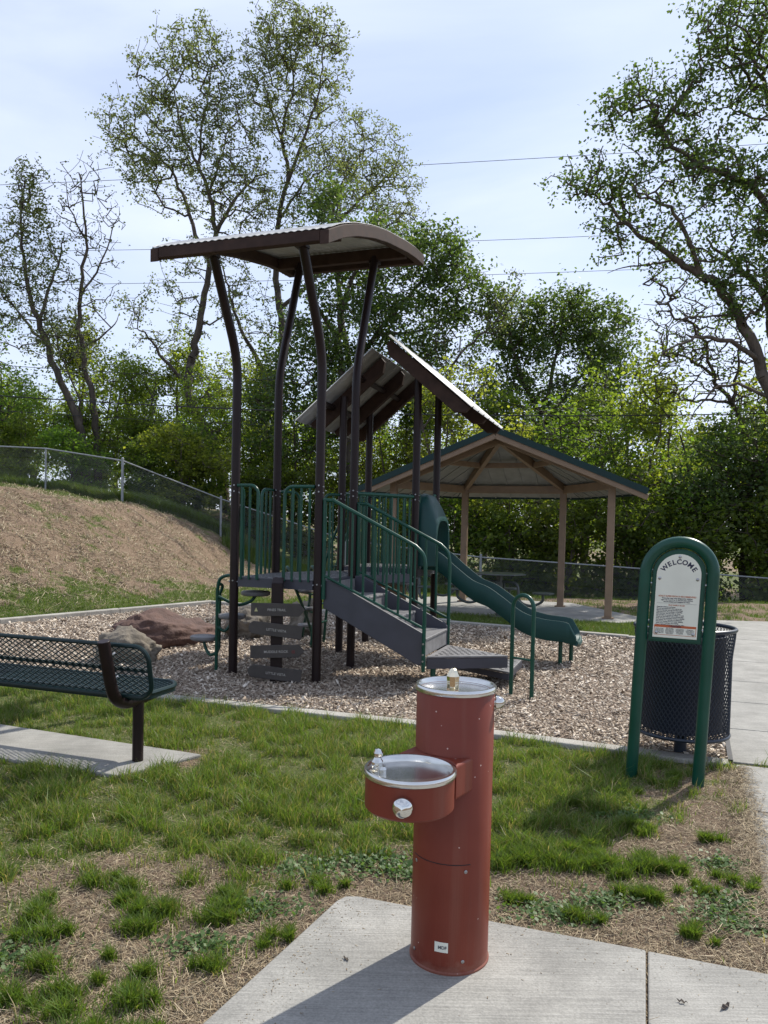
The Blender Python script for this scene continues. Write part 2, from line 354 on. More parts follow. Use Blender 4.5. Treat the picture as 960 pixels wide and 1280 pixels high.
class MB:
    def __init__(s): s.v = []; s.f = []
    def add(s, vs, fs):
        o = len(s.v); s.v += [tuple(v) for v in vs]; s.f += [tuple(i + o for i in f) for f in fs]; return s
    def box(s, c, size, mat=None):
        x, y, z = [d / 2 for d in size]
        vs = [Vector((sx * x, sy * y, sz * z)) for sx in (-1, 1) for sy in (-1, 1) for sz in (-1, 1)]
        if mat is not None: vs = [mat @ v for v in vs]
        c = Vector(c); vs = [v + c for v in vs]
        return s.add(vs, [(0, 1, 3, 2), (4, 6, 7, 5), (0, 4, 5, 1), (2, 3, 7, 6), (0, 2, 6, 4), (1, 5, 7, 3)])
    def beam(s, p0, p1, w, h, up=(0, 0, 1)):
        p0 = Vector(p0); p1 = Vector(p1); d = (p1 - p0); L = d.length; d.normalize()
        side = d.cross(Vector(up)).normalized(); u = side.cross(d).normalized()
        vs = [p + side * (a * w / 2) + u * (b * h / 2) for p in (p0, p1) for a in (-1, 1) for b in (-1, 1)]
        return s.add(vs, [(0, 1, 3, 2), (4, 6, 7, 5), (0, 4, 5, 1), (2, 3, 7, 6), (0, 2, 6, 4), (1, 5, 7, 3)])
    def tube(s, pts, r, n=12, cap=True, closed=False):
        pts = [Vector(p) for p in pts]; N = len(pts)
        rs = r if isinstance(r, (list, tuple)) else [r] * N
        prev = None; rings = []
        for i, p in enumerate(pts):
            if closed: t = pts[(i + 1) % N] - pts[i - 1]
            else: t = pts[min(i + 1, N - 1)] - pts[max(i - 1, 0)]
            t.normalize()
            if prev is None:
                a = Vector((0, 0, 1)) if abs(t.z) < 0.9 else Vector((1, 0, 0))
                prev = t.cross(a).normalized()
            prev = (prev - t * prev.dot(t)).normalized(); b = t.cross(prev)
            rings.append([p + (prev * math.cos(k * 2 * math.pi / n) + b * math.sin(k * 2 * math.pi / n)) * rs[i] for k in range(n)])
        vs = [v for rg in rings for v in rg]; fs = []
        for i in range(N if closed else N - 1):
            j = (i + 1) % N
            for k in range(n):
                k2 = (k + 1) % n; fs.append((i * n + k, i * n + k2, j * n + k2, j * n + k))
        if cap and not closed:
            fs.append(tuple(range(n - 1, -1, -1))); fs.append(tuple((N - 1) * n + k for k in range(n)))
        return s.add(vs, fs)
    def lathe(s, prof, c=(0, 0, 0), n=40, mat=None, closed=False):
        c = Vector(c); vs = []; fs = []; N = len(prof)
        for r, z in prof:
            for k in range(n):
                v = Vector((r * math.cos(2 * math.pi * k / n), r * math.sin(2 * math.pi * k / n), z))
                if mat is not None: v = mat @ v
                vs.append(v + c)
        for i in range(N if closed else N - 1):
            j = (i + 1) % N
            for k in range(n):
                k2 = (k + 1) % n; fs.append((i * n + k, i * n + k2, j * n + k2, j * n + k))
        if not closed:
            if prof[0][0] > 1e-4: fs.append(tuple(range(n - 1, -1, -1)))
            if prof[-1][0] > 1e-4: fs.append(tuple((N - 1) * n + k for k in range(n)))
        return s.add(vs, fs)
    def prism(s, poly, z0, z1):
        n = len(poly)
        vs = [(x, y, z0) for x, y in poly] + [(x, y, z1) for x, y in poly]
        fs = [tuple(range(n - 1, -1, -1)), tuple(range(n, 2 * n))] + [(i, (i + 1) % n, n + (i + 1) % n, n + i) for i in range(n)]
        return s.add(vs, fs)
    def slab(s, pts, d):
        """flat polygon pts (3D) given thickness vector d"""
        n = len(pts); pts = [Vector(p) for p in pts]; d = Vector(d)
        fs = [tuple(range(n - 1, -1, -1)), tuple(range(n, 2 * n))] + [(i, (i + 1) % n, n + (i + 1) % n, n + i) for i in range(n)]
        return s.add(pts + [p + d for p in pts], fs)
    def build(s, name, mat, parent=None, smooth=False, bevel=0.0, seg=2, label=None):
        me = bpy.data.meshes.new(name); me.from_pydata([tuple(v) for v in s.v], [], s.f); me.update()
        import bmesh
        bm = bmesh.new(); bm.from_mesh(me)
        bmesh.ops.recalc_face_normals(bm, faces=bm.faces)
        bm.to_mesh(me); bm.free()
        o = link_mesh(name, me, mat, parent, False)
        if smooth:
            me.polygons.foreach_set('use_smooth', np.ones(len(me.polygons), bool))
            me.set_sharp_from_angle(angle=R(40))
        if bevel:
            md = o.modifiers.new('bevel', 'BEVEL'); md.width = bevel; md.segments = seg; md.limit_method = 'ANGLE'; md.angle_limit = R(40)
        if label: o['label'] = label
        return o

def edges_mesh(name, P0, P1, r0, r1, n=4):
    """straight bars for arrays of end points, vectorised"""
    P0 = np.asarray(P0, float); P1 = np.asarray(P1, float); m = len(P0)
    d = P1 - P0; L = np.linalg.norm(d, axis=1, keepdims=True); d = d / np.maximum(L, 1e-9)
    a = np.where(np.abs(d[:, 2:3]) < 0.9, np.array([[0, 0, 1.0]]), np.array([[1.0, 0, 0]]))
    s = np.cross(d, a); s /= np.linalg.norm(s, axis=1, keepdims=True); t = np.cross(d, s)
    r0 = np.broadcast_to(np.asarray(r0, float), (m,)); r1 = np.broadcast_to(np.asarray(r1, float), (m,))
    ang = np.arange(n) * 2 * math.pi / n
    ring = s[:, None, :] * np.cos(ang)[None, :, None] + t[:, None, :] * np.sin(ang)[None, :, None]
    V = np.concatenate([P0[:, None] + ring * r0[:, None, None], P1[:, None] + ring * r1[:, None, None]], 1).reshape(-1, 3)
    k = np.arange(n); k2 = (k + 1) % n
    q = np.stack([k, k2, k2 + n, k + n], 1)
    F = (q[None] + (np.arange(m) * 2 * n)[:, None, None]).reshape(-1, 4)
    return np_mesh(name, V, F)

def bez(pts, n=8):
    """smooth curve through points (Catmull-Rom)"""
    P = [Vector(p) for p in pts]; P = [P[0] * 2 - P[1]] + P + [P[-1] * 2 - P[-2]]; out = []
    for i in range(1, len(P) - 2):
        for k in range(n):
            t = k / n; p0, p1, p2, p3 = P[i - 1:i + 3]
            out.append(0.5 * ((2 * p1) + (p2 - p0) * t + (2 * p0 - 5 * p1 + 4 * p2 - p3) * t * t + (3 * p1 - p0 - 3 * p2 + p3) * t ** 3))
    out.append(P[-2]); return out

def text_obj(name, s, size, mat, parent, matrix, align='CENTER', bold=0.0, extrude=0.0008, sx=1.0):
    cu = bpy.data.curves.new(name, 'FONT'); cu.body = s; cu.size = size; cu.align_x = align; cu.align_y = 'CENTER'
    cu.offset = bold; cu.extrude = extrude; cu.resolution_u = 3
    tmp = bpy.data.objects.new(name + ' tmp', cu); COL.objects.link(tmp)
    dg = bpy.context.evaluated_depsgraph_get()
    me = bpy.data.meshes.new_from_object(tmp.evaluated_get(dg))
    COL.objects.unlink(tmp); bpy.data.objects.remove(tmp)
    me.transform(Matrix.Diagonal((sx, 1, 1, 1))); me.transform(matrix)
    me.materials.clear()
    return link_mesh(name, me, mat, parent)
def join_text(objs):
    """merge several lettering meshes into the first one"""
    import bmesh
    bm = bmesh.new()
    for o in objs: bm.from_mesh(o.data)
    first = objs[0]; bm.to_mesh(first.data); bm.free()
    for o in objs[1:]: bpy.data.objects.remove(o)
    return first

def in_poly(x, y, poly):
    x = np.asarray(x); y = np.asarray(y); r = np.zeros(x.shape, bool); n = len(poly)
    for i in range(n):
        x0, y0 = poly[i]; x1, y1 = poly[(i + 1) % n]
        c = ((y0 > y) != (y1 > y)) & (x < (x1 - x0) * (y - y0) / ((y1 - y0) if y1 != y0 else 1e-9) + x0)
        r ^= c
    return r
def dist_poly(x, y, poly):
    d = np.full(np.asarray(x).shape, 1e9); n = len(poly)
    for i in range(n):
        ax, ay = poly[i]; bx, by = poly[(i + 1) % n]; ex, ey = bx - ax, by - ay
        t = np.clip(((x - ax) * ex + (y - ay) * ey) / (ex * ex + ey * ey), 0, 1)
        d = np.minimum(d, np.hypot(x - ax - t * ex, y - ay - t * ey))
    return d
PHI = R(-18.72)
UX, UY = math.cos(PHI), math.sin(PHI)      # direction "along" the park's layout
VX, VY = -UY, UX                           # direction "away"

# ================================================================== THE SETTING
CHIP = [(-7.0, 8.92), (-3.74, 7.49), (-1.81, 6.63), (0.28, 5.94), (2.325, 5.08), (3.50, 8.00), (4.49, 10.52), (3.51, 10.94), (1.05, 12.22), (-3.19, 14.30), (-5.47, 10.95)]
WALK_L = [(1.20, 2.15), (1.51, 2.90), (1.93, 3.90), (2.34, 4.99), (3.50, 7.90), (4.50, 10.40), (4.95, 11.60)]
SLAB0 = (-0.132, 3.106)                                   # corner of the fountain's slab
def loc2(o, a, b): return (o[0] + a * UX + b * VX, o[1] + a * UY + b * VY)
SLAB_A = [loc2(SLAB0, *p) for p in ((-.26, -2.6), (1.173, -2.6), (1.173, 0), (0.06, 0), (0.012, -0.02), (-.006, -0.07))]
SLAB_B = [loc2(SLAB0, *p) for p in ((1.180, -2.6), (3.6, -2.6), (3.6, -0.02), (1.180, 0))]
PAD = [(-1.16, 4.96), (-1.54, 4.50), (-2.42, 4.80), (-4.2, 5.44), (-3.95, 6.03), (-2.79, 5.59)]
PAV_SLAB = [(-0.6, 14.35), (2.2, 13.55), (4.0, 12.85), (4.75, 13.4), (4.0, 16.3), (1.3, 17.2), (-0.4, 15.9)]
WALKS = [[(1.20, 2.25), (1.51, 2.90), (1.72, 3.40), (3.62, 2.75), (3.2, 1.8)],
         [(1.727, 3.411), (1.93, 3.90), (2.04, 4.18), (4.05, 3.5), (3.63, 2.764)],
         [(2.046, 4.193), (2.34, 4.99), (2.355, 5.03), (4.45, 4.36), (4.056, 3.514)],
         [(2.361, 5.095), (2.717, 5.98), (4.9, 5.3), (4.456, 4.375)],
         [(2.723, 5.994), (3.12, 6.98), (5.3, 6.3), (4.906, 5.315)],
         [(3.126, 6.995), (3.53, 8.0), (5.8, 7.3), (5.306, 6.315)],
         [(3.536, 8.015), (4.04, 9.3), (6.3, 8.6), (5.806, 7.315)],
         [(4.046, 9.315), (4.53, 10.55), (4.85, 11.3), (7.2, 10.5), (6.306, 8.615)],
         [(4.856, 11.315), (5.0, 12.1), (4.75, 12.9), (4.78, 13.7), (7.9, 13.6), (8.6, 12.9), (7.206, 10.515)]]
HARD = [SLAB_A, SLAB_B, PAD, PAV_SLAB] + WALKS
walk_x = lambda y: np.interp(y, [p[1] for p in WALK_L], [p[0] for p in WALK_L])

def hgt(x, y):
    x = np.asarray(x, float); y = np.asarray(y, float)
    q = (x + 3.19) * -.82 + (y - 14.3) * .57
    Hx = np.interp(x, [-60, -30, -10, -7.2, -5.3, -4.4, -3.2], [3.1, 2.9, 2.40, 2.02, 1.18, .46, 0.05])
    hill = Hx * sstep((q - 0.2) / 7.0)
    drop = sstep((y - 17.3) / 3.6) * np.interp(x, [-3, 3, 6, 10, 14], [0, .5, .6, 1.1, 1.4])
    return hill - drop
def green_amount(x, y):
    """how much grass grows at a place (0 bare soil, 1 turf)"""
    x = np.asarray(x, float); y = np.asarray(y, float)
    n = fbm(x * 1.9, y * 1.9, octv=5, seed=3) - 0.5
    n2 = fbm(x * 7.5, y * 7.5, octv=4, seed=11) - 0.5
    lawn = sstep((y - 3.15 - 0.05 * x) / .85) * 0.88 + 0.17
    lawn = lawn - 0.85 * sstep((x - (walk_x(y) - .85)) / .5) * sstep((5.2 - y) / .5)
    lawn = lawn - 0.5 * sstep((0.32 - dist_poly(x, y, PAD)) / .25) * (x > -1.45)
    lawn = lawn - 0.8 * sstep((0.22 - dist_poly(x, y, SLAB_A)) / .2)
    q = (x + 3.19) * -.82 + (y - 14.3) * .57
    hill = 0.98 - 0.88 * sstep((q - 1.5 + 5.0 * n) / 1.3) + 0.55 * sstep((q - 6.6) / 1.6)
    strip = np.full(x.shape, 0.95) - 0.65 * sstep((y - np.where(x > 4.2, 13.2, 15.5)) / .8) + 0.35 * sstep((y - 18.2) / 1.2)
    back = np.where(x < -2.6, hill, strip)
    behind = (y > np.interp(x, [-7, -5.47, -3.19, 1.05, 3.5, 6], [8.9, 10.95, 14.3, 12.2, 10.9, 10]))
    g = np.where(behind, back, lawn)
    return np.clip(sstep(g + 1.25 * n + 1.5 * n2), 0, 1)
def hard_mask(x, y, grow=0.0):
    m = in_poly(x, y, CHIP)
    for p in HARD: m |= in_poly(x, y, p)
    if grow:
        m |= dist_poly(x, y, CHIP) < grow + 0.14
        for p in HARD: m |= dist_poly(x, y, p) < grow
    return m

# --- ground: one sheet out to the horizon
def axis(lo, hi, step, far):
    mid = list(np.arange(lo, hi + 1e-6, step)); s = step; a = []; v = hi
    while v < far: s *= 1.25; v += s; a.append(v)
    s = step; b = []; v = lo
    while v > -far: s *= 1.25; v -= s; b.append(v)
    return np.array(b[::-1] + mid + a)
gx = axis(-11, 9.5, 0.10, 900); gy = axis(0.5, 24, 0.10, 900)
GX, GY = np.meshgrid(gx, gy)
hm = hard_mask(GX, GY)
edge = np.full(GX.shape, 9.0)
for p in [CHIP] + HARD: edge = np.minimum(edge, dist_poly(GX, GY, p))
roughness = np.where(hm, 0, sstep((edge - 0.02) / 0.3))
GZ = hgt(GX, GY) + roughness * ((fbm(GX * 2.2, GY * 2.2, octv=3, seed=5) - .5) * .05 + (fbm(GX * 9, GY * 9, octv=2, seed=8) - .5) * .022) \
    + np.where(GY > 11, 1, 0) * roughness * (fbm(GX * 1.3, GY * 1.3, octv=5, seed=21) - .5) * .30 * (GX < -3)
nx, ny = len(gx), len(gy)
idx = np.arange(nx * ny).reshape(ny, nx)
F = np.stack([idx[:-1, :-1], idx[:-1, 1:], idx[1:, 1:], idx[1:, :-1]], -1).reshape(-1, 4)
me = np_mesh('ground', np.stack([GX.ravel(), GY.ravel(), GZ.ravel()], 1), F)
ga = me.attributes.new('green', 'FLOAT', 'POINT'); ga.data.foreach_set('value', green_amount(GX.ravel(), GY.ravel()).astype(np.float32))
g_o = link_mesh('ground', me, M['ground'], None, True); tag(g_o, kind='structure')
def ground_z(x, y):
    """height of the ground sheet itself, bumps included"""
    xi = np.clip(np.searchsorted(gx, x) - 1, 0, nx - 2); yi = np.clip(np.searchsorted(gy, y) - 1, 0, ny - 2)
    tx = (x - gx[xi]) / (gx[xi + 1] - gx[xi]); ty = (y - gy[yi]) / (gy[yi + 1] - gy[yi])
    return (GZ[yi, xi] * (1 - tx) * (1 - ty) + GZ[yi, xi + 1] * tx * (1 - ty) + GZ[yi + 1, xi] * (1 - tx) * ty + GZ[yi + 1, xi + 1] * tx * ty)

# --- concrete
mb = MB(); mb.prism(SLAB_A, -0.08, 0.018); mb.prism(SLAB_B, -0.08, 0.016)
tag(mb.build('fountain_slab', M['concrete'], bevel=0.006), kind='structure')
mb = MB(); mb.prism(PAD, -0.08, 0.022)
tag(mb.build('bench_pad', M['concrete'], bevel=0.01), kind='structure')
mb = MB(); mb.prism(PAV_SLAB, -0.3, 0.020)
tag(mb.build('pavilion_slab', M['concrete'], bevel=0.006), kind='structure')
mb = MB()
for i, p in enumerate(WALKS): mb.prism(p, -0.08, 0.012)
tag(mb.build('walkway', M['concrete'], bevel=0.005), kind='structure')
# soil washed over the edge of the walk
def spill(name, p, q, w0, seed, h=.024):
    n = 90; a = np.array(p); b = np.array(q); t = np.linspace(0, 1, n); L_ = np.linalg.norm(b - a); nr_ = np.array([(b - a)[1], -(b - a)[0]]) / L_
    wv = w0 * (.15 + 1.5 * np.clip(fbm(t * L_ * 3.3, t * 0 + seed, octv=5, seed=seed) - .25, 0, 1)); wv = wv * sstep(t / .06) * sstep((1 - t) / .06) + .004
    rows = []; K_ = 7
    for j in range(K_ + 1):
        f = j / K_; off = -.12 + (wv + .12) * f
        X = a[0] + (b[0] - a[0]) * t + nr_[0] * off; Y = a[1] + (b[1] - a[1]) * t + nr_[1] * off
        Z = -.006 + (h + .0) * np.minimum(1, (off + .12) / .11) * (1 - .35 * f) + (fbm(X * 20, Y * 20, octv=2, seed=4) - .5) * .006 * (1 - f)
        rows.append(np.stack([X, Y, np.where(f > .99, .0105, Z)], 1))
    V = np.concatenate(rows); I = np.arange(n * (K_ + 1)).reshape(K_ + 1, n)
    F = np.stack([I[:-1, :-1], I[1:, :-1], I[1:, 1:], I[:-1, 1:]], -1).reshape(-1, 4); me = np_mesh(name, V, F)
    tag(link_mesh(name, me, M['ground'], None, True), kind='structure')
spill('soil_edge', (1.51, 2.90), (1.93, 3.90), .10, 3)
spill('soil_edge', (1.93, 3.90), (2.33, 4.96), .09, 8)
# kerb round the play area
def offset_poly(poly, d):
    n = len(poly); out = []
    for i in range(n):
        p0 = Vector(poly[i - 1]); p1 = Vector(poly[i]); p2 = Vector(poly[(i + 1) % n])
        e1 = (p1 - p0).normalized(); e2 = (p2 - p1).normalized()
        n1 = Vector((e1.y, -e1.x)); n2 = Vector((e2.y, -e2.x)); b = (n1 + n2).normalized()
        out.append(tuple(p1 + b * (d / max(0.3, b.dot(n1)))))
    return out
OUT = offset_poly(CHIP, 0.13); OUT[4] = (2.285, 4.955)
mb = MB()
for i in range(len(CHIP)):
    j = (i + 1) % len(CHIP)
    h = [0.035, 0.035, 0.035, 0.035, 0.014, 0.014, 0.05, 0.06, 0.08, 0.09, 0.09][i]
    L = math.dist(CHIP[i], CHIP[j]); ns = max(1, round(L / 2.4))
    for k in range(ns):                                       # cast in lengths with a thin joint
        t0 = k / ns + (0.003 / L if k else 0); t1 = (k + 1) / ns - (0.003 / L if k < ns - 1 else 0)
        lp = lambda P, t: (P[i][0] + (P[j][0] - P[i][0]) * t, P[i][1] + (P[j][1] - P[i][1]) * t)
        q = [lp(CHIP, t0), lp(OUT, t0), lp(OUT, t1), lp(CHIP, t1)]
        if i in (4, 5): continue
        mb.prism(q[::-1], -0.1, h + 0.0013 * (k % 2))
tag(mb.build('play_area_kerb', M['kerb'], bevel=0.012), kind='structure')
mb = MB(); mb.prism([CHIP[4], CHIP[5], CHIP[6], (CHIP[6][0] + .03, CHIP[6][1] - .01), (CHIP[5][0] + .03, CHIP[5][1] - .01), (CHIP[4][0] + .03, CHIP[4][1] - .01)], -0.05, 0.03)
tag(mb.build('rubber_edging', M['black']), kind='structure')
# chip bed sheet
bx = np.arange(-7.2, 4.5, 0.12); by = np.arange(5.0, 14.5, 0.12)
mbv = [(x, y) for x, y in CHIP]
import bmesh
bm = bmesh.new()
f = bm.faces.new([bm.verts.new((x, y, 0.008)) for x, y in CHIP]); bmesh.ops.triangulate(bm, faces=[f])
me = bpy.data.meshes.new('chip_bed'); bm.to_mesh(me); bm.free()
tag(link_mesh('chip_bed', me, M['chipbed']), kind='structure')

rng = np.random.default_rng(7)
def flakes(name, mat, P, L, W, tilt, lift, rnd, bend=0.0):
    """thin little boards: closed prisms lying about on a surface"""
    m = len(P); az = rng.uniform(0, 2 * math.pi, m); tl = rng.normal(0, tilt, m); rl = rng.normal(0, tilt, m)
    d = np.stack([np.cos(az) * np.cos(tl), np.sin(az) * np.cos(tl), np.sin(tl)], 1)
    s = np.stack([-np.sin(az) * np.cos(rl), np.cos(az) * np.cos(rl), np.sin(rl)], 1)
    up = np.cross(d, s)
    C = P + np.array([0, 0, 1]) * (lift + np.abs(np.sin(tl)) * L * .35)[:, None]
    th = W * 0.16
    V = []
    for k in (0, 1):
        for a, b in ((-1, -1), (1, -.7), (.9, 1), (-.85, .8)):
            V.append(C + d * (a * L / 2)[:, None] + s * (b * W / 2)[:, None] + up * (k * th)[:, None])
    V = np.stack(V, 1).reshape(-1, 3)
    q = np.array([(4, 5, 6, 7), (0, 1, 5, 4), (1, 2, 6, 5), (2, 3, 7, 6), (3, 0, 4, 7)])
    F = (q[None] + (np.arange(m) * 8)[:, None, None]).reshape(-1, 4)
    return link_mesh(name, np_mesh(name, V, F, np.repeat(rnd, 5)), mat)
def scatter(n, x0, x1, y0, y1, bias=1.0, wide=.58):
    """points in the ground, thinner with distance, inside the strip the photo looks over"""
    y = y0 * (y1 / y0) ** (rng.uniform(0, 1, n) ** bias)
    x = rng.uniform(-1, 1, n) * (wide * y + 0.5) - 0.02 * y
    k = (x > x0) & (x < x1); return x[k], y[k]
# wood chips
x, y = scatter(190000, -7, 4.6, 5.0, 14.4)
k = in_poly(x, y, CHIP) & (dist_poly(x, y, CHIP) > 0.005); x, y = x[k], y[k]
z = 0.010 + 0.02 * fbm(x * 3, y * 3, octv=2, seed=9)
m = len(x); L = rng.gamma(5, 0.0050, m).clip(.010, .07) * np.clip(y / 8, .85, 1.3); W = L * rng.uniform(.25, .6, m)
o = flakes('wood_chips', M['chips'], np.stack([x, y, z], 1), L, W, .38, np.full(m, .0), rng.beta(2.2, 2.0, m)); tag(o, 'loose shredded wood chips filling the play area', kind='stuff')

# grass blades
def blades(name, mat, x, y, h, w, lean, rnd):
    m = len(x); z = ground_z(x, y) - 0.004
    az = rng.uniform(0, 2 * math.pi, m); la = rng.uniform(0, 2 * math.pi, m)
    B = np.stack([x, y, z], 1); s = np.stack([np.cos(az), np.sin(az), np.zeros(m)], 1) * (w / 2)[:, None]
    D = np.stack([np.cos(la), np.sin(la), np.zeros(m)], 1) * (lean * h)[:, None]
    up = np.array([0, 0, 1.0]) * h[:, None]
    V = np.stack([B - s, B + s, B + up * .55 + D * .3 + s * .8, B + up * .55 + D * .3 - s * .8, B + up * .93 + D], 1).reshape(-1, 3)
    b = (np.arange(m) * 5)[:, None]
    return link_mesh(name, np_mesh(name, V, [np.array([[0, 1, 2, 3]]) + b, np.array([[3, 2, 4]]) + b], np.concatenate([rnd, rnd])), mat)
x, y = scatter(900000, -7, 3, 2.15, 8.9, 0.95, .86)
g = green_amount(x, y) * np.where((y < 3.15) & (x < 0), .32, 1.0)
tuft = fbm(x * 8.5, y * 8.5, octv=3, seed=31)
keep = (~hard_mask(x, y, 0.0)) & (dist_poly(x, y, CHIP) > .15) & (rng.uniform(0, 1, len(x)) < (g ** 1.4) * (0.25 + 1.2 * sstep((tuft - .35) / .3)) + .004)
for p in HARD: keep &= dist_poly(x, y, p) > 0.015
x, y, g, tuft = x[keep], y[keep], g[keep], tuft[keep]; m = len(x)
h = (0.020 + 0.058 * sstep((tuft - .33) / .35) * (0.5 + 0.5 * g)) * rng.gamma(7, 1 / 7, m).clip(.35, 1.8)
o = blades('grass', M['grass_blade'], x, y, h, rng.uniform(.0026, .0050, m), rng.gamma(3, .2, m).clip(.05, 1.8), np.where(rng.uniform(0, 1, m) < .22, rng.uniform(0, .25, m), np.clip(rng.beta(3, 2, m) + (tuft - .5) * .5, .2, 1)))
tag(o, 'patchy green turf of fine blades', kind='stuff')
print('grass blades', m)
# single tufts on the bare soil
tx = []; ty = []; th = []
spots = [(-.62, 2.93, .15), (-.86, 2.83, .11), (-.92, 2.94, .13), (-1.12, 2.55, .14), (-1.20, 2.74, .12), (-.62, 3.1, .09), (-.95, 2.3, .14), (-.78, 2.42, .10), (-1.3, 2.9, .13), (-1.02, 3.12, .12),
         (-.38, 2.78, .07), (-.55, 2.6, .06), (1.02, 3.18, .09), (1.15, 3.1, .09), (1.3, 3.4, .09), (.78, 2.98, .07), (.85, 3.4, .16), (.66, 3.45, .15), (1.0, 3.5, .14), (1.2, 2.84, .07), (1.55, 3.3, .08), (.55, 3.1, .06), (-.25, 3.2, .08), (.5, 3.7, .12),
         (1.85, 4.75, .08), (1.72, 4.55, .07), (1.4, 4.4, .08), (1.1, 4.2, .1), (-1.15, 2.38, .12), (-.7, 2.2, .12)]
sub_ = []
for sx, sy, rr in spots + [(1.05, 3.42, .16), (1.22, 3.5, .15), (.9, 3.55, .17), (1.28, 3.9, .12), (1.38, 3.18, .07), (1.62, 3.75, .07), (.62, 3.62, .15)]:
    for j in range(3):
        a_ = rng.uniform(0, 6.283); d_ = rr * rng.uniform(.2, 1.3); sub_.append((sx + d_ * math.cos(a_) * 1.3, sy + d_ * math.sin(a_) * .9, rr * rng.uniform(.25, .75)))
    sub_.append((sx, sy, rr * .7))
for sx, sy, rr in sub_:
    k = int(520 * rr / .12); r_ = np.abs(rng.normal(0, .42 * rr, k)) * (1 + .5 * np.sin(sx * 40 + sy * 9)); a_ = rng.uniform(0, 6.283, k); r_ = r_ * (1 + .55 * np.sin(2 * a_ + sx * 31) + .3 * np.sin(5 * a_ + sy * 17))
    tx.append(sx + r_ * np.cos(a_) * 1.25); ty.append(sy + r_ * np.sin(a_) * .8); th.append(rng.uniform(.5, 1.15, k) * (.045 + .36 * rr) * (1 - .35 * np.minimum(1.6, np.abs(r_) / rr) ** 2).clip(.25, 1))
x = np.concatenate(tx); y = np.concatenate(ty); h = np.concatenate(th); k = ~hard_mask(x, y, 0.01); x, y, h = x[k], y[k], h[k]; m = len(x)
o = blades('grass_tufts', M['grass_blade'], x, y, h, rng.uniform(.003, .0052, m), rng.uniform(.15, 1.0, m), rng.beta(3, 2, m).clip(.15, 1))
tag(o, 'bushy tufts of longer grass on bare soil', kind='stuff')
# low broad-leaved weeds
wx = []; wy = []
for sx, sy, rr in ((.72, 3.02, .12), (1.42, 2.98, .13), (1.5, 3.12, .10), (-.45, 3.0, .10), (-.62, 2.72, .08), (-.05, 3.45, .14), (.1, 3.35, .1), (-1.3, 2.6, .12), (1.58, 3.5, .08), (1.3, 4.05, .12), (.95, 3.1, .08), (-.3, 3.35, .12)):
    k_ = int(420 * rr / .1); wx.append(sx + rng.normal(0, rr * .7, k_) * 1.3); wy.append(sy + rng.normal(0, rr * .5, k_))
x = np.concatenate(wx); y = np.concatenate(wy); k = ~hard_mask(x, y, .01); x, y = x[k], y[k]; m = len(x)
az = rng.uniform(0, 6.283, m); el = rng.normal(.35, .3, m); d = np.stack([np.cos(az) * np.cos(el), np.sin(az) * np.cos(el), np.sin(el)], 1); s = np.stack([-np.sin(az), np.cos(az), rng.normal(0, .3, m)], 1)
Cc = np.stack([x, y, ground_z(x, y) + rng.uniform(0, .022, m)], 1); Lw = rng.uniform(.010, .026, m)[:, None]
V = np.stack([Cc, Cc + d * Lw * .55 + s * Lw * .42, Cc + d * Lw, Cc + d * Lw * .55 - s * Lw * .42], 1).reshape(-1, 3); b = (np.arange(m) * 4)[:, None]; rn = rng.beta(2, 2, m)
tag(link_mesh('weeds', np_mesh('weeds', V, [np.array([[0, 1, 2]]) + b, np.array([[0, 2, 3]]) + b], np.concatenate([rn, rn])), M['weed']), 'low broad-leaved weeds spreading on the bare soil', kind='stuff')
# crumbs of soil and grit on the slab
m = 900; aa = rng.uniform(-.0, 3.2, m); bb = -np.abs(rng.exponential(.16, m)); side = rng.uniform(0, 1, m) < .35
aa = np.where(side, np.abs(rng.exponential(.07, m)), aa); bb = np.where(side, rng.uniform(-1.0, 0, m), bb)
X = SLAB0[0] + aa * UX + bb * VX; Y = SLAB0[1] + aa * UY + bb * VY; k = in_poly(X, Y, SLAB_A) | in_poly(X, Y, SLAB_B); X, Y = X[k], Y[k]; m = len(X)
tag(flakes('soil_crumbs', M['straw'], np.stack([X, Y, np.full(m, .0186)], 1), rng.gamma(2, .0022, m).clip(.001, .02), rng.uniform(.0012, .0035, m), .2, np.full(m, .0), rng.beta(1.2, 3, m)), 'crumbs of soil and straw blown on the concrete slab', kind='stuff')
# lawn behind the play area, and the hill
x, y = scatter(330000, -13, 11, 9, 23, 1.0)
g = green_amount(x, y)
behind = y > np.interp(x, [-7, -5.47, -3.19, 1.05, 3.5, 6], [9.1, 11.15, 14.5, 12.4, 11.1, 10.2])
keep = behind & ~hard_mask(x, y, 0.02) & (rng.uniform(0, 1, len(x)) < g ** 1.3)
x, y = x[keep], y[keep]; m = len(x)
o = blades('rough_grass', M['grass_far'], x, y, rng.uniform(.03, .09, m), rng.uniform(.006, .013, m), rng.uniform(.2, .9, m), rng.beta(2.6, 2.0, m)); tag(o, 'rough grass on the strip and slope behind the play area', kind='stuff')
# long grass along the fence
FENCE = [(-12.2, 22.6), (-7.65, 22.4), (-5.2, 24.4), (-1.25, 24.8), (2.8, 22.2), (6.0, 20.6), (10.0, 19.6), (14.0, 18.2)]
fx = np.array([p[0] for p in FENCE]); fy = np.array([p[1] for p in FENCE])
m = 70000; x = rng.uniform(-13, 13, m); y = np.interp(x, fx, fy) + rng.normal(1.0, 1.1, m).clip(-.9, 5)
y = np.where(x < -5, np.maximum(y, np.interp(x, fx, fy) + .1), y)
h = rng.uniform(.12, .42, m) * (0.6 + .8 * vnoise(x * .9, y * .9, seed=4))
o = blades('long_grass', M['grass_far'], x, y, h, rng.uniform(.012, .022, m), rng.uniform(.1, .7, m), rng.beta(2.5, 2.5, m).clip(.25, 1)); tag(o, 'long unmown grass along the chain-link fence', kind='stuff')
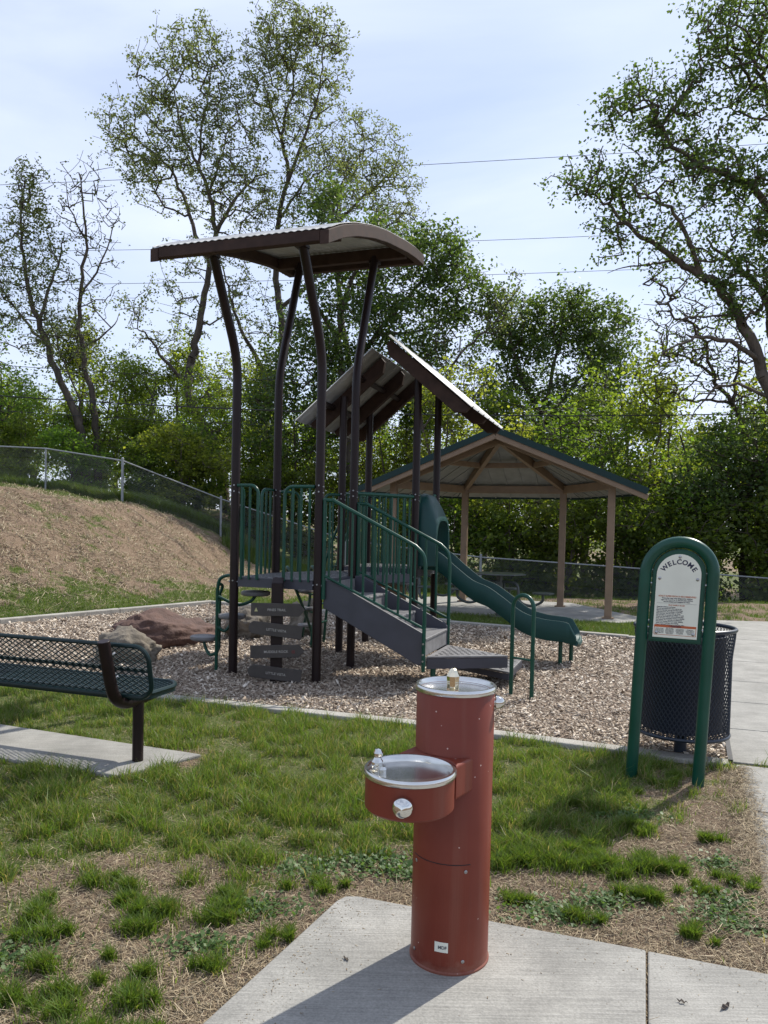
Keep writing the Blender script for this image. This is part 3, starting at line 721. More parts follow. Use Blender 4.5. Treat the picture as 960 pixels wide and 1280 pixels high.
# dry straw litter
x, y = scatter(210000, -6, 3, 2.15, 6.5, 1.0, .75)
keep = (~hard_mask(x, y, 0.0)) & (rng.uniform(0, 1, len(x)) < .15 + .85 * (1 - green_amount(x, y)))
x, y = x[keep], y[keep]; zz = ground_z(x, y)
tt = rng.uniform(0, 1, 5200); oo = rng.normal(-.01, .05, 5200); x = np.concatenate([x, np.interp(2.9 + tt * 2.06, [2.9, 3.9, 4.96], [1.51, 1.93, 2.33]) + oo]); y = np.concatenate([y, 2.9 + tt * 2.06]); zz = np.concatenate([zz, np.full(5200, .017)]); m = len(x)
L = rng.gamma(3, .011, m).clip(.008, .09)
o = flakes('dry_straw', M['straw'], np.stack([x, y, zz], 1), L, rng.uniform(.0012, .0030, m), .25, np.full(m, .002), rng.beta(2.0, 2.6, m)); tag(o, 'dry grass clippings on the bare soil', kind='stuff')
x, y = scatter(170000, -13, -2.2, 10, 24)
q = (x + 3.19) * -.82 + (y - 14.3) * .57
keep = (q > .5) & (rng.uniform(0, 1, len(x)) < .25 + 1.1 * sstep((fbm(x * 1.3 + y * .6, y * 2.2, octv=4, seed=77) - .36) / .22)) & ~hard_mask(x, y, 0.05) & (rng.uniform(0, 1, len(x)) < .1 + .9 * (1 - green_amount(x, y)))
x, y = x[keep], y[keep]; m = len(x)
o = flakes('straw_mulch', M['straw'], np.stack([x, y, ground_z(x, y)], 1), rng.uniform(.06, .20, m), rng.uniform(.006, .012, m), .35, np.full(m, .004), rng.beta(3.0, 1.6, m)); tag(o, 'straw mulch spread over the slope', kind='stuff')

# ================================================================== DRINKING FOUNTAIN
fo = empty('drinking_fountain', (0.262, 2.675, 0.018), 0, 'brick red two level drinking fountain with steel basins standing on the concrete slab', 'drinking fountain')
PR = 0.136; TOPZ = 0.962
mb = MB(); mb.lathe([(PR + .004, 0), (PR + .004, .006), (PR, .010), (PR, TOPZ - .02), (PR - .004, TOPZ - .015), (PR - .012, TOPZ - .015), (PR - .014, TOPZ - .07), (0, TOPZ - .07)], n=72)
body = mb.build('pedestal', M['red'], fo, smooth=True)
def basin(name, c, r, z, parent, drain_off=(0, 0)):
    mb = MB(); mb.lathe([(r - .004, z - .019), (r + .003, z - .019), (r + .006, z - .014), (r + .006, z - .004), (r + .002, z + .002), (r - .006, z + .002), (r - .010, z - .004), (r - .013, z - .022), (r - .035, z - .034), (.05, z - .043), (.022, z - .046), (0.0, z - .046)], c=c, n=72)
    b = mb.build(name, M['steel'], parent, smooth=True)
    mb = MB(); mb.lathe([(.026, z - .044), (.024, z - .038), (.016, z - .036), (.012, z - .040), (0, z - .040)], c=(c[0] + drain_off[0], c[1] + drain_off[1], 0), n=28)
    mb.build('drain', M['steel_dark'], b, smooth=True); return b
basin('upper_basin', (0, 0, 0), PR, TOPZ, fo, (.03, .01))
BC = (-0.163, -0.243); BR = 0.143; BZ = 0.738                       # lower bowl
mb = MB(); mb.lathe([(0, BZ - .126), (BR - .008, BZ - .126), (BR, BZ - .118), (BR, BZ - .022), (BR - .005, BZ - .018), (BR - .011, BZ - .020), (BR - .013, BZ - .07), (0, BZ - .07)], c=(BC[0], BC[1], 0), n=72)
bowl = mb.build('bowl', M['red'], fo, smooth=True)
basin('lower_basin', (BC[0], BC[1], 0), BR, BZ, fo, (0.01, -0.01))
# arm between pedestal and bowl
ad = Vector((-BC[0], -BC[1], 0)).normalized(); an = Vector((ad.y, -ad.x, 0)); c0 = Vector((BC[0], BC[1], 0))
mb = MB(); p0 = c0 + ad * (BR * .55); p1 = c0 + ad * (math.hypot(*BC) - PR * .5)
w = .113; z0 = BZ - .112; z1 = BZ + .004
mb.prism([tuple((p0 + an * w)[:2]), tuple((p1 + an * w)[:2]), tuple((p1 - an * w)[:2]), tuple((p0 - an * w)[:2])], z0, z1)
# cut the arm so that it starts outside the basin: build it as a saddle that hugs the bowl
mb = MB(); N = 12; inner = []; outer = []
for k in range(N + 1):
    s_ = -w + 2 * w * k / N
    inner.append(c0 + an * s_ + ad * math.sqrt((BR + .0068) ** 2 - s_ * s_)); outer.append(Vector((0, 0, 0)) + an * s_ - ad * math.sqrt(max((PR - .004) ** 2 - s_ * s_, .0004)))
poly = [tuple(p[:2]) for p in inner] + [tuple(p[:2]) for p in outer[::-1]]
mb.prism(poly, z0, z1)
mb.build('arm', M['red'], fo, bevel=.009, seg=3)
def button(c, d, r, parent, k=1.0):
    d = Vector(d).normalized(); mt = d.to_track_quat('Z', 'Y').to_matrix()
    mb = MB(); mb.lathe([(r * .75, -.012), (r * .8, .004), (r * 1.02, .006), (r * 1.04, .012), (r * .98, .020), (r * .8, .028), (r * .5, .034), (0, .037)], c=c, n=40, mat=mt)
    return mb.build('push_button', M['chrome'], parent, smooth=True)
bd = Vector((-0.17, -1, 0)).normalized()
button((BC[0] + bd.x * BR, BC[1] + bd.y * BR, BZ - .074), bd, .031, fo)
button((PR * .985, -.012, TOPZ - .058), (1, -.12, 0), .022, fo)
def bubbler(c, parent, spout=True, rz=0.0, h=.05, q=1.0):
    mt = Matrix.Rotation(rz, 3, 'Z')
    mb = MB(); mb.lathe([(r__ * q, z__) for r__, z__ in [(.0155, 0), (.0165, .004), (.0175, h * .55), (.019, h * .8), (.013, h * .95), (.010, h * 1.05), (.004, h * 1.10), (0, h * 1.10)]], c=c, n=8, mat=mt)
    o = mb.build('bubbler', M['chrome'] if spout else M['brass'], parent, bevel=.0012)
    if spout:
        mb = MB(); cc = Vector(c) + Vector((.016, -.004, 0)); mb.lathe([(.014, -.004), (.0145, h * .4), (.010, h * .55), (0, h * .56)], c=cc, n=8, mat=mt)
        mb.build('spout', M['chrome'], o, bevel=.0012); mb = MB(); mb.lathe([(.009, h * 1.04), (.0155, h * 1.12), (.016, h * 1.3), (.010, h * 1.5), (0, h * 1.54)], c=Vector(c) + Vector((.002, 0, 0)), n=7, mat=mt)
        mb.build('spout_cap', M['chrome'], o, bevel=.0012)
    return o
bubbler((BC[0] - .105, BC[1] - .015, BZ - .022), fo, True, .3, .056, 1.0)
bubbler((-.018, -.085, TOPZ - .026), fo, False, .2, .088, 1.25)
# access panel let into the pedestal, its screws and the maker's plate
a0, a1 = R(198), R(292)
mb = MB(); N = 26; rows = (0.035, 0.376)
def arc_sheet(mb, r, a0, a1, z0f, z1f, n, t=.0016):
    vi = []; 
    for k in range(n + 1):
        a = a0 + (a1 - a0) * k / n
        for rr in (r, r + t):
            for zz in (z0f(k / n), z1f(k / n)): vi.append((rr * math.cos(a), rr * math.sin(a), zz))
    fs = []
    for k in range(n):
        o = k * 4; p = o + 4; fs += [(o + 2, p + 2, p + 3, o + 3), (o, o + 1, p + 1, p), (o + 1, o + 3, p + 3, p + 1), (o, p, p + 2, o + 2)]
    fs += [(0, 2, 3, 1), (n * 4, n * 4 + 1, n * 4 + 3, n * 4 + 2)]
    mb.add(vi, fs)
arc_sheet(mb, PR - .0002, a0, a1, lambda t: .030, lambda t: .376, N, .003)
mb.build('access_panel', M['red'], fo, smooth=False, bevel=.0006)
mb = MB(); arc_sheet(mb, PR - .0004, a0 - .012, a1 + .012, lambda t: .3762, lambda t: .3785, N, .0012); mb.build('panel_seam', M['black'], fo)
for a, zz in ((a0 + .13, .36), (a1 - .12, .355), (a0 + .13, .05), (a1 - .14, .048)):
    d = Vector((math.cos(a), math.sin(a), 0)); mb = MB()
    mb.lathe([(.0062, -.002), (.006, .002), (.004, .0035), (.0018, .0035), (.0018, .002), (0, .002)], c=d * (PR + .0022) + Vector((0, 0, zz)), n=14, mat=d.to_track_quat('Z', 'Y').to_matrix())
    mb.build('screw', M['steel_dark'], fo, smooth=True)
mb = MB(); arc_sheet(mb, PR + .0029, R(244), R(263), lambda t: .078, lambda t: .112, 8, .0012)
pl = mb.build('maker_plate', M['sign_white'], fo)
ang = R(256); rr = PR + .0030
def on_cyl(a, z, rr): 
    d = Vector((math.cos(a), math.sin(a), 0)); mt = Matrix(((-math.sin(a), 0, math.cos(a), 0), (math.cos(a), 0, math.sin(a), 0), (0, 1, 0, 0), (0, 0, 0, 1)))
    return Matrix.Translation(d * rr + Vector((0, 0, z))) @ mt
text_obj('plate_letters', 'MDF', .015, M['ink_grey'], pl, on_cyl(R(255), .094, PR + .0046), bold=.0004, extrude=.0002)

# ================================================================== BENCH (seen from behind, facing the play area)
be = empty('park_bench', (-1.521, 4.791, 0.022), PHI, 'dark green mesh park bench with a brown tubular support, on the concrete pad', 'bench')
A0, A1 = -1.62, 0.25
def lattice(name, mat, parent, a0, a1, b0, b1, ca, cb, r, mp, shape=None, n=4, wrap=False):
    """expanded metal: diamonds with ca x cb openings mapped by mp(a, b) -> xyz"""
    na = int(round((a1 - a0) / (ca / 2))); nb = int(round((b1 - b0) / (cb / 2)))
    E0 = []; E1 = []
    ia, ib = np.meshgrid(np.arange(na), np.arange(nb)); ia = ia.ravel(); ib = ib.ravel()
    up = (ia + ib) % 2 == 0
    p0a = a0 + (a1 - a0) * ia / na; p1a = a0 + (a1 - a0) * (ia + 1) / na
    p0b = b0 + (b1 - b0) * np.where(up, ib, ib + 1) / nb; p1b = b0 + (b1 - b0) * np.where(up, ib + 1, ib) / nb
    if shape is not None:
        k = shape(p0a, p0b) & shape(p1a, p1b); p0a, p0b, p1a, p1b = p0a[k], p0b[k], p1a[k], p1b[k]
    return link_mesh(name, edges_mesh(name, mp(p0a, p0b), mp(p1a, p1b), r, r, n), mat, parent)
def rrect(a0, a1, b0, b1, rad, n=8):
    out = []
    for cx, cy, s in ((a1 - rad, b1 - rad, 0), (a0 + rad, b1 - rad, 1), (a0 + rad, b0 + rad, 2), (a1 - rad, b0 + rad, 3)):
        for k in range(n + 1):
            t = (s + k / n) * math.pi / 2; out.append((cx + rad * math.cos(t), cy + rad * math.sin(t)))
    return out
def in_rr(a0, a1, b0, b1, rad):
    def f(a, b):
        dx = np.maximum(np.maximum(a0 + rad - a, a - (a1 - rad)), 0); dy = np.maximum(np.maximum(b0 + rad - b, b - (b1 - rad)), 0)
        return (np.hypot(dx, dy) <= rad) & (a >= a0 - 1e-6) & (a <= a1 + 1e-6) & (b >= b0 - 1e-6) & (b <= b1 + 1e-6)
    return f
seat_map = lambda a, b: np.stack([a, b, .445 + .012 * ((b - .07) / .2) ** 2], 1)
back_map = lambda a, b: np.stack([a, -.185 - (b - .47) * .20, b - .022 + 0 * a], 1)
def rim(mb, poly, mp, w, h):
    P = [Vector(mp(np.array([a]), np.array([b]))[0]) for a, b in poly]; mb.tube(P, w, 8, closed=True)
seat_r = (A0, A1 - .12, -.135, .27)
st = lattice('seat', M['green_dark'], be, *seat_r, .060, .030, .0042, seat_map, in_rr(*seat_r, .10))
mb = MB(); rim(mb, rrect(*seat_r, .10), seat_map, .015, .03)
P = rrect(*seat_r, .10); q = MB()
for i in range(len(P)):
    a = P[i]; b = P[(i + 1) % len(P)]
    q.beam((a[0], a[1], .437), (b[0], b[1], .437), .010, .045)
mb.v += []; o_ = len(mb.v); mb.v += q.v; mb.f += [tuple(i + o_ for i in f) for f in q.f]
mb.build('seat_rim', M['green_dark'], st, smooth=True)
bk_r = (A0, A1 - .01, .475, .79)
bk = lattice('backrest', M['green_dark'], be, *bk_r, .050, .030, .0036, back_map, in_rr(*bk_r, .09))
mb = MB(); rim(mb, rrect(*bk_r, .09), back_map, .014, .03); mb.build('back_rim', M['green_dark'], bk, smooth=True)
mb = MB(); mb.beam(back_map(np.array([A0]), np.array([.64]))[0] + np.array([0, .012, 0]), back_map(np.array([A1 - .01]), np.array([.64]))[0] + np.array([0, .012, 0]), .010, .022)
mb.build('back_strip', M['green_dark'], bk)
mb = MB()
for aa in (-.02, .05):
    for b_ in (.02, .12): pass
for a_s in (0.0, -1.37):
    mb = MB(); mb.tube([(a_s, 0, -.03), (a_s, 0, .375)], .034, 20)
    leg = mb.build('leg', M['brown_post'], be, smooth=True)
    mb = MB(); pts = bez([(a_s, -.335, .80), (a_s, -.300, .66), (a_s, -.262, .52), (a_s, -.225, .445), (a_s, -.15, .398), (a_s, -.05, .388), (a_s, .08, .392), (a_s, .20, .402)], 6)
    mb.tube(pts, .036, 20)
    mb.build('curved_arm', M['brown_post'], be, smooth=True, bevel=.003)
    for p_, q_, r__ in (((a_s, -.30, .70), (a_s, -.235, .715), .008), ((a_s, -.27, .56), (a_s, -.205, .57), .008), ((a_s - .045, -.02, .418), (a_s + .045, -.02, .418), .012)):
        mb = MB(); mb.tube([p_, q_], r__, 8); mb.build('bolt', M['steel_bolt'], be)
    mb = MB()
    mb.beam((a_s, -.12, .425), (a_s, .25, .425), .05, .006)
    mb.build('bracket', M['brown_post'], be)

# ================================================================== LITTER RECEPTACLE
can = empty('litter_bin', (2.075, 5.26, 0.0), PHI, 'dark blue expanded metal litter bin on a single post behind the welcome sign', 'trash can')
CR = .305; c0z, c1z = .175, .885
def cyl_map(a, b):
    r = CR + .018 * sstep((b - (c1z - .22)) / .22)
    return np.stack([r * np.cos(a), r * np.sin(a), b], 1)
n_c = 68; lattice('mesh_side', M['navy_mesh'], can, 0, 2 * math.pi, c0z, c1z, 2 * math.pi / n_c, .0444, .0030, cyl_map)
mb = MB(); mb.lathe([(CR + .018 + .014 * math.cos(t), c1z + .004 + .014 * math.sin(t)) for t in np.arange(0, 6.28, .7)], n=56, closed=True); mb.build('top_rim', M['navy_mesh'], can, smooth=True)
mb = MB(); mb.lathe([(CR + .010 * math.cos(t), c0z + .012 * math.sin(t)) for t in np.arange(0, 6.28, .7)], n=56, closed=True); mb.build('bottom_rim', M['navy_mesh'], can, smooth=True)
lattice('mesh_floor', M['navy_mesh'], can, -CR, CR, -CR, CR, .05, .05, .003, lambda a, b: np.stack([a, b, c0z + 0 * a], 1), lambda a, b: np.hypot(a, b) < CR)
mb = MB(); mb.lathe([(0, .20), (.262, .20), (.268, .84), (.272, .845), (.262, .845), (.254, .21), (0, .21)], n=48); mb.build('liner', M['liner'], can, smooth=True)
mb = MB(); mb.tube([(0, 0, -.02), (0, 0, .17)], .042, 20); mb.build('post', M['navy_mesh'], can, smooth=True)
mb = MB(); mb.beam((-.2, 0, .166), (.2, 0, .166), .05, .008); mb.build('bracket', M['navy_mesh'], can)
mb = MB(); mb.beam((0, -.2, .157), (0, .2, .157), .05, .008); mb.build('bracket', M['navy_mesh'], can)

# ================================================================== WELCOME SIGN
sg = empty('welcome_sign', (1.745, 4.66, 0.0), math.atan2(-.168, .361), 'green arched welcome sign with rules board standing in front of the litter bin', 'sign')
SL = R(2.0); HW = .192; TZ = 1.51; PRD = .035
lean = lambda x, z: (x + z * math.tan(SL), 0, z)
mb = MB()
pts = [lean(-HW, -.03), lean(-HW, .6), lean(-HW, TZ - HW - PRD)] + [lean(-HW * math.cos(t), TZ - HW - PRD + HW * math.sin(t)) for t in np.linspace(.12, math.pi - .12, 22)] + [lean(HW, TZ - HW - PRD), lean(HW, .6), lean(HW, -.03)]
mb.tube(pts, PRD, 22); mb.build('arched_frame', M['green'], sg, smooth=True)
def arch(hw, z0, zc, n=24): return [(-hw, z0), (hw, z0)] + [(hw * math.cos(t), zc + hw * math.sin(t)) for t in np.linspace(0, math.pi, n)]
zc = TZ - HW - PRD
SM = Matrix(((1, 0, math.tan(SL), 0), (0, 1, 0, 0), (0, 0, 1, 0), (0, 0, 0, 1)))
def plate(name, poly, y0, t, mat, parent, bevel=0):
    mb = MB(); mb.slab([SM @ Vector((x, y0, z)) for x, z in poly], (0, -t, 0)); return mb.build(name, mat, parent, bevel=bevel)
bp = plate('backing_board', arch(.152, .865, zc - .002), .012, .018, M['green'], sg, .003)
plate('panel_rim', arch(.145, .874, zc - .002), -.0062, .004, M['green'], bp, .002)
face = plate('sign_face', arch(.126, .893, zc - .006), -.0105, .004, M['sign_white'], sg, .001)
fm = SM @ Matrix(((1, 0, 0, 0), (0, 0, -1, 0), (0, 1, 0, 0), (0, 0, 0, 1)))        # text plane -> upright facing the viewer
def at_face(x, z, rot=0.0): return SM @ Matrix.Translation((x, -.0150, z)) @ Matrix(((1, 0, 0, 0), (0, 0, -1, 0), (0, 1, 0, 0), (0, 0, 0, 1))) @ Matrix.Rotation(rot, 4, 'Z')
L = []
word = 'WELCOME'; wd = [1.25, .9, .82, 1.0, 1.08, 1.15, .9]; tot = sum(wd); acc = 0; span = R(122); RR = .106
for ch, w_ in zip(word, wd):
    t = span / 2 - (acc + w_ / 2) / tot * span; acc += w_
    L.append(text_obj('welcome_letters', ch, .041, M['ink_navy'], face, at_face(-RR * math.sin(t), zc - .034 + RR * math.cos(t), t), bold=.0013, extrude=.0004))
join_text(L)
orange = [(0, 1.146, 'ADULT SUPERVISION IS RECOMMENDED', .0128, .92), (0, 1.092, 'PLAY SAFELY RULES', .0105, 1.0)]
for x_, z_, s, sz, sx in orange: text_obj('orange_line', s, sz, M['ink_orange'], face, at_face(x_, z_), bold=.0003, extrude=.0003, sx=sx)
lines = ['These play areas were designed for children', 'ages 2 to 5 and 5 to 12. Be sure that children', 'use the playground designed for them.']
tx_ = [text_obj('small_lines', s, .0105, M['ink_navy'], face, at_face(0, 1.134 - i * .0105), bold=.0003, extrude=.0003, sx=.93) for i, s in enumerate(lines)]
rules = ['Supervise children at all times.', 'Do not use equipment when wet or icy.', 'Remove helmets, scarves and drawstrings.', 'Wait your turn. No pushing or crowding.', 'Slide feet first. One at a time on slides.', 'Do not climb on outside of railings or roofs.',
         'Check for hot surfaces before allowing play.', 'Keep off when surfacing is missing or packed.', 'No running. No rough play on equipment.', 'Watch for moving parts and other children.', 'Wear proper footwear and clothing.', 'Report damaged equipment to the park office.']
tx_ += [text_obj('small_lines', s, .0088, M['ink_grey'], face, at_face(-.112, 1.080 - i * .0098), align='LEFT', bold=.0003, extrude=.0003) for i, s in enumerate(rules)]
o = join_text(tx_)
plate('rule_line', [(-.112, 1.1025), (.112, 1.1025), (.112, 1.1035), (-.112, 1.1035)], -.0150, .0003, M['ink_grey'], face)
plate('warning_band', [(-.119, .990 - .034), (.119, .990 - .034), (.119, .990 - .020), (-.119, .990 - .020)], -.0150, .0004, M['ink_orange'], face)
text_obj('warning_letters', '! WARNING', .0125, M['ink_navy'], face, at_face(0, .963) @ Matrix.Translation((0, 0, .0008)), bold=.0004, extrude=.0003)
mb = MB()
for a, b, c, d in ((-.119, .909, .119, .9115), (-.119, .9115, -.1165, .956), (.1165, .9115, .119, .956)): mb.slab([SM @ Vector(v) for v in ((a, -.0150, b), (c, -.0150, b), (c, -.0150, d), (a, -.0150, d))], (0, -.0004, 0))
mb.build('warning_border', M['ink_orange'], face)
cols = ['Surfaces and play\nequipment can be\nhot and may cause\nburn injury. Check\nsurface before use', 'Falls onto hard\nsurfaces can cause\nserious injury. Do\nnot use equipment\nwithout a proper\nimpact surface', 'Remove helmets\nand anything tied\naround the neck\nbefore playing\non equipment', 'Strangulation\nhazard. Never tie\nropes, leashes or\ncords on this\nequipment']
join_text([text_obj('warning_columns', s, .0066, M['ink_grey'], face, at_face(-.088 + i * .058, .935), bold=.0002, extrude=.0003) for i, s in enumerate(cols)])
for x_, z_ in ((0, zc + .103), (-.107, zc - .03), (.107, zc - .03), (-.104, .922), (.104, .922)):
    mb = MB(); c = SM @ Vector((x_, -.0147, z_)); mb.lathe([(.0095, -.001), (.009, .002), (.006, .004), (0, .0045)], c=c, n=16, mat=Matrix.Rotation(R(90), 3, 'X')); mb.build('bolt', M['steel_bolt'], sg, smooth=True)
for s_ in (-1, 1):
    for z_ in (.95, 1.22):
        mb = MB(); mb.tube([lean(s_ * .150, z_), lean(s_ * (HW - .02), z_)], .007, 10); mb.build('bracket', M['steel_bolt'], sg)

# ================================================================== PLAY STRUCTURE
OX, OY = -1.498, 7.70
ps = empty('play_structure', (OX, OY, 0.0), PHI, 'green and brown playground structure with decks, stair, wavy slide and two raised roofs', 'playground')
S = .915; DK = 1.0
H3 = S * math.sqrt(3) / 2
pA, pB, pC, pD = (0, 0), (S, 0), (0, S), (S, S)
pE, pF = (S / 2, S + H3), (1.5 * S, S + H3)
pG, pH = (S / 2, 2 * S + H3), (1.5 * S, 2 * S + H3)
DK2 = 1.06
def post(pts, cap=True):
    mb = MB(); mb.tube(pts, .0445, 22); o = mb.build('post', M['brown_post'], ps, smooth=True); return o
PW = .955                                       # distance of the front and back post tops from the roof's centre line
CT = S / 2
def roof_z(w):
    return float(np.interp(w, [-1.4, -1.1, -.77, -.3, .115, .5, .784, 1.1, 1.4], [3.95, 4.10, 4.235, 4.385, 4.49, 4.565, 4.62, 4.665, 4.685]))
for (a, b) in (pA, pB, pC, pD):
    sgn = -1 if b == 0 else 1
    top_b = CT + sgn * PW; zt = roof_z(sgn * PW) - .10
    pts = [Vector((a, b, -.05)), Vector((a, b, 1.5)), Vector((a, b, 2.9))]
    for t in np.linspace(0, 1, 8):               # smooth bend
        z = 2.95 + .42 * t; pts.append(Vector((a, b + sgn * (.5 * .5 * .42 * t * t) * (abs(top_b - b) / (zt - 3.16)) / .5, z)))
    pts.append(Vector((a, top_b, zt)))
    post(pts)
for (a, b), zt in ((pE, 3.06), (pF, 3.36), (pG, 3.06), (pH, 3.36)):
    post([(a, b, -.05), (a, b, 1.5), (a, b, zt)])
# post clamps (small bolts at rail height)
for (a, b) in (pA, pB, pC, pD, pE, pF, pG, pH):
    mb = MB()
    for z in (DK - .05, DK + .84, DK + .90):
        mb.tube([(a - .05, b - .012, z), (a + .05, b - .012, z)], .008, 8); mb.tube([(a + .01, b - .05, z + .012), (a + .01, b + .05, z + .012)], .008, 8)
    mb.build('bolts', M['steel_bolt'], ps)

# --- arched roof
def arched(parent):
    root = bpy.data.objects.new('arched_roof', None); COL.objects.link(root); root.parent = parent
    W_, L_ = 1.40, .864
    LL = .775; ws = np.linspace(-W_, W_, 30); av = np.linspace(-LL - .02, L_ + .02, 110)
    V = []; 
    for k, dz in enumerate((0.0, .004)):
        for w in ws:
            for a in av: V.append((CT + a, CT + w, roof_z(w) + .012 + .010 * math.sin(2 * math.pi * a / .068) * .45 + dz))
    nA = len(av); nW = len(ws); I = np.arange(nA * nW).reshape(nW, nA)
    F1 = np.stack([I[:-1, :-1], I[:-1, 1:], I[1:, 1:], I[1:, :-1]], -1).reshape(-1, 4); F2 = F1[:, ::-1] + nA * nW
    rimI = list(I[0]) + list(I[1:, -1]) + list(I[-1, ::-1][1:]) + list(I[::-1, 0][1:-1])
    F3 = np.array([(rimI[i], rimI[(i + 1) % len(rimI)], rimI[(i + 1) % len(rimI)] + nA * nW, rimI[i] + nA * nW) for i in range(len(rimI))])
    link_mesh('corrugated_sheet', np_mesh('corrugated_sheet', V, np.concatenate([F2, F1, F3])), M['roof_light'], root, True)
    for s in (-1, 1):                            # curved end beams
        mb = MB(); a0 = CT + (L_ if s > 0 else -LL); prof = []
        for w in np.linspace(-W_, W_, 26): prof.append((CT + w, roof_z(w)))
        dep = lambda w: .128
        bot = [(CT + w, roof_z(w) - .116) for w in np.linspace(-W_, W_, 26)]
        n = len(prof); vs = []
        for x in (a0 - .04, a0 + .04):
            vs += [(x, b, z) for b, z in prof] + [(x, b, z) for b, z in bot]
        fs = []
        for i in range(n - 1):
            fs += [(i, i + 1, n + i + 1, n + i), (2 * n + i, 3 * n + i, 3 * n + i + 1, 2 * n + i + 1), (i, 2 * n + i, 2 * n + i + 1, i + 1), (n + i, n + i + 1, 3 * n + i + 1, 3 * n + i)]
        fs += [(0, n, 3 * n, 2 * n), (n - 1, 3 * n - 1, 4 * n - 1, 2 * n - 1)]
        mb.add(vs, fs); mb.build('curved_beam', M['brown_beam'], root, bevel=.006)
    for w in (-1.36, -PW, PW, 1.36):            # straight beams across
        mb = MB(); dd = .125 if abs(w) < 1.2 else .095; z = roof_z(w) - .008 - dd / 2
        mb.box((CT + (L_ - LL) / 2, CT + w, z), (L_ + LL - .085, .07, dd)); mb.build('cross_beam', M['brown_beam'], root, bevel=.006)
    for s in (-1, 1):
        for a in (0, S):
            mb = MB(); mb.box((a, CT + s * PW, roof_z(s * PW) - .15), (.11, .11, .03)); mb.build('post_bracket', M['brown_post'], root, bevel=.004)
arched(ps)

# --- gable of two tilted panels
def tilted(p_low, p_high, b0, b1, sgn):
    root = bpy.data.objects.new('tilted_roof', None); COL.objects.link(root); root.parent = ps
    (a0, z0), (a1, z1) = p_low, p_high
    d = Vector((a1 - a0, 0, z1 - z0)).normalized(); n = Vector((-d.z, 0, d.x)); n = n if n.z > 0 else -n
    lo = Vector((a0, 0, z0)); hi = Vector((a1, 0, z1)); v = Vector((0, 1, 0)); Ln = (hi - lo).length
    nb = 60; V = []; bs = np.linspace(b0 - .02, b1 + .02, nb)
    for k, off in enumerate((0, .005)):
        for e in (lo - d * .03, hi + d * .03):
            for b in bs:
                rib = .022 * (1 if (b - b0) % .30 < .045 else 0)
                V.append(e + v * b + n * (.012 + off + rib))
    I = np.arange(2 * nb).reshape(2, nb); F1 = np.stack([I[:-1, :-1], I[:-1, 1:], I[1:, 1:], I[1:, :-1]], -1).reshape(-1, 4)
    rimI = list(I[0]) + list(I[1, ::-1]); F3 = np.array([(rimI[i], rimI[(i + 1) % len(rimI)], rimI[(i + 1) % len(rimI)] + 2 * nb, rimI[i] + 2 * nb) for i in range(len(rimI))])
    link_mesh('roof_sheet', np_mesh('roof_sheet', [tuple(q) for q in V], np.concatenate([F1, F1[:, ::-1] + 2 * nb, F3])), M['roof_light'], root)
    for b in ((b0 + .36, (b0 + b1) / 2 + .22, b1 - .06) if sgn < 0 else (b0 + .05, (b0 + b1) / 2, b1 - .06)):
        edge = b in (b0 + .04, b1 - .04)
        mb = MB(); dpt = .15
        A_ = lo + v * b - n * (dpt / 2); B_ = hi + v * b - n * (dpt / 2)
        pts = [lo + v * (b - .035), lo + v * (b - .035) - n * dpt * .45, lo + d * .10 + v * (b - .035) - n * dpt, hi - d * .10 + v * (b - .035) - n * dpt, hi + v * (b - .035) - n * dpt * .45, hi + v * (b - .035)]
        mb.slab(pts, v * .07); mb.build('rafter', M['brown_beam'], root, bevel=.005)
    for t in (.30, .72):
        mb = MB(); P_ = lo + d * (Ln * t) - n * .05; mb.beam(P_ + v * (b0 + .08), P_ + v * (b1 - .08), .05, .06, up=n); mb.build('purlin', M['brown_post'], root)
tilted((-.01, 2.76), (.885, 3.52), 1.46, 3.26, -1)
tilted((2.03, 2.86), (1.10, 3.65), 1.46, 3.40, 1)

# --- decks
def deck(poly, z):
    n = len(poly); cx = sum(p[0] for p in poly) / n; cy = sum(p[1] for p in poly) / n
    ins = [(cx + (x - cx) * (1 - .055 / math.hypot(x - cx, y - cy)), cy + (y - cy) * (1 - .055 / math.hypot(x - cx, y - cy))) for x, y in poly]
    mb = MB(); mb.prism(ins, z - .012, z); d = mb.build('deck', M['grey_deck'], ps, bevel=.004)
    mb = MB()
    for i in range(n):
        a = Vector((*poly[i], 0)); b = Vector((*poly[(i + 1) % n], 0)); e = (b - a).normalized()
        mb.beam(a + e * .05 + Vector((0, 0, z - .052)), b - e * .05 + Vector((0, 0, z - .052)), .032, .092)
    mb.build('deck_frame', M['grey_stringer'], d)
    # punched holes: rows of small raised rings
    mb = MB(); xs = [p[0] for p in ins]; ys = [p[1] for p in ins]
    P = [(x, y) for x in np.arange(min(xs) + .05, max(xs) - .03, .075) for y in np.arange(min(ys) + .05, max(ys) - .03, .075)]
    P = [p for p in P if in_poly(np.array([p[0]]), np.array([p[1]]), ins)[0] and dist_poly(np.array([p[0]]), np.array([p[1]]), ins)[0] > .03]
    for x, y in P: mb.box((x, y, z + .0015), (.030, .012, .003))
    mb.build('tread_slots', M['black'], d)
    return d
deck([pA, pB, pD, pC], DK); deck([pC, pD, pE], DK + .002); deck([pD, pF, pE], DK + .004); deck([pE, pF, pH, pG], DK2)

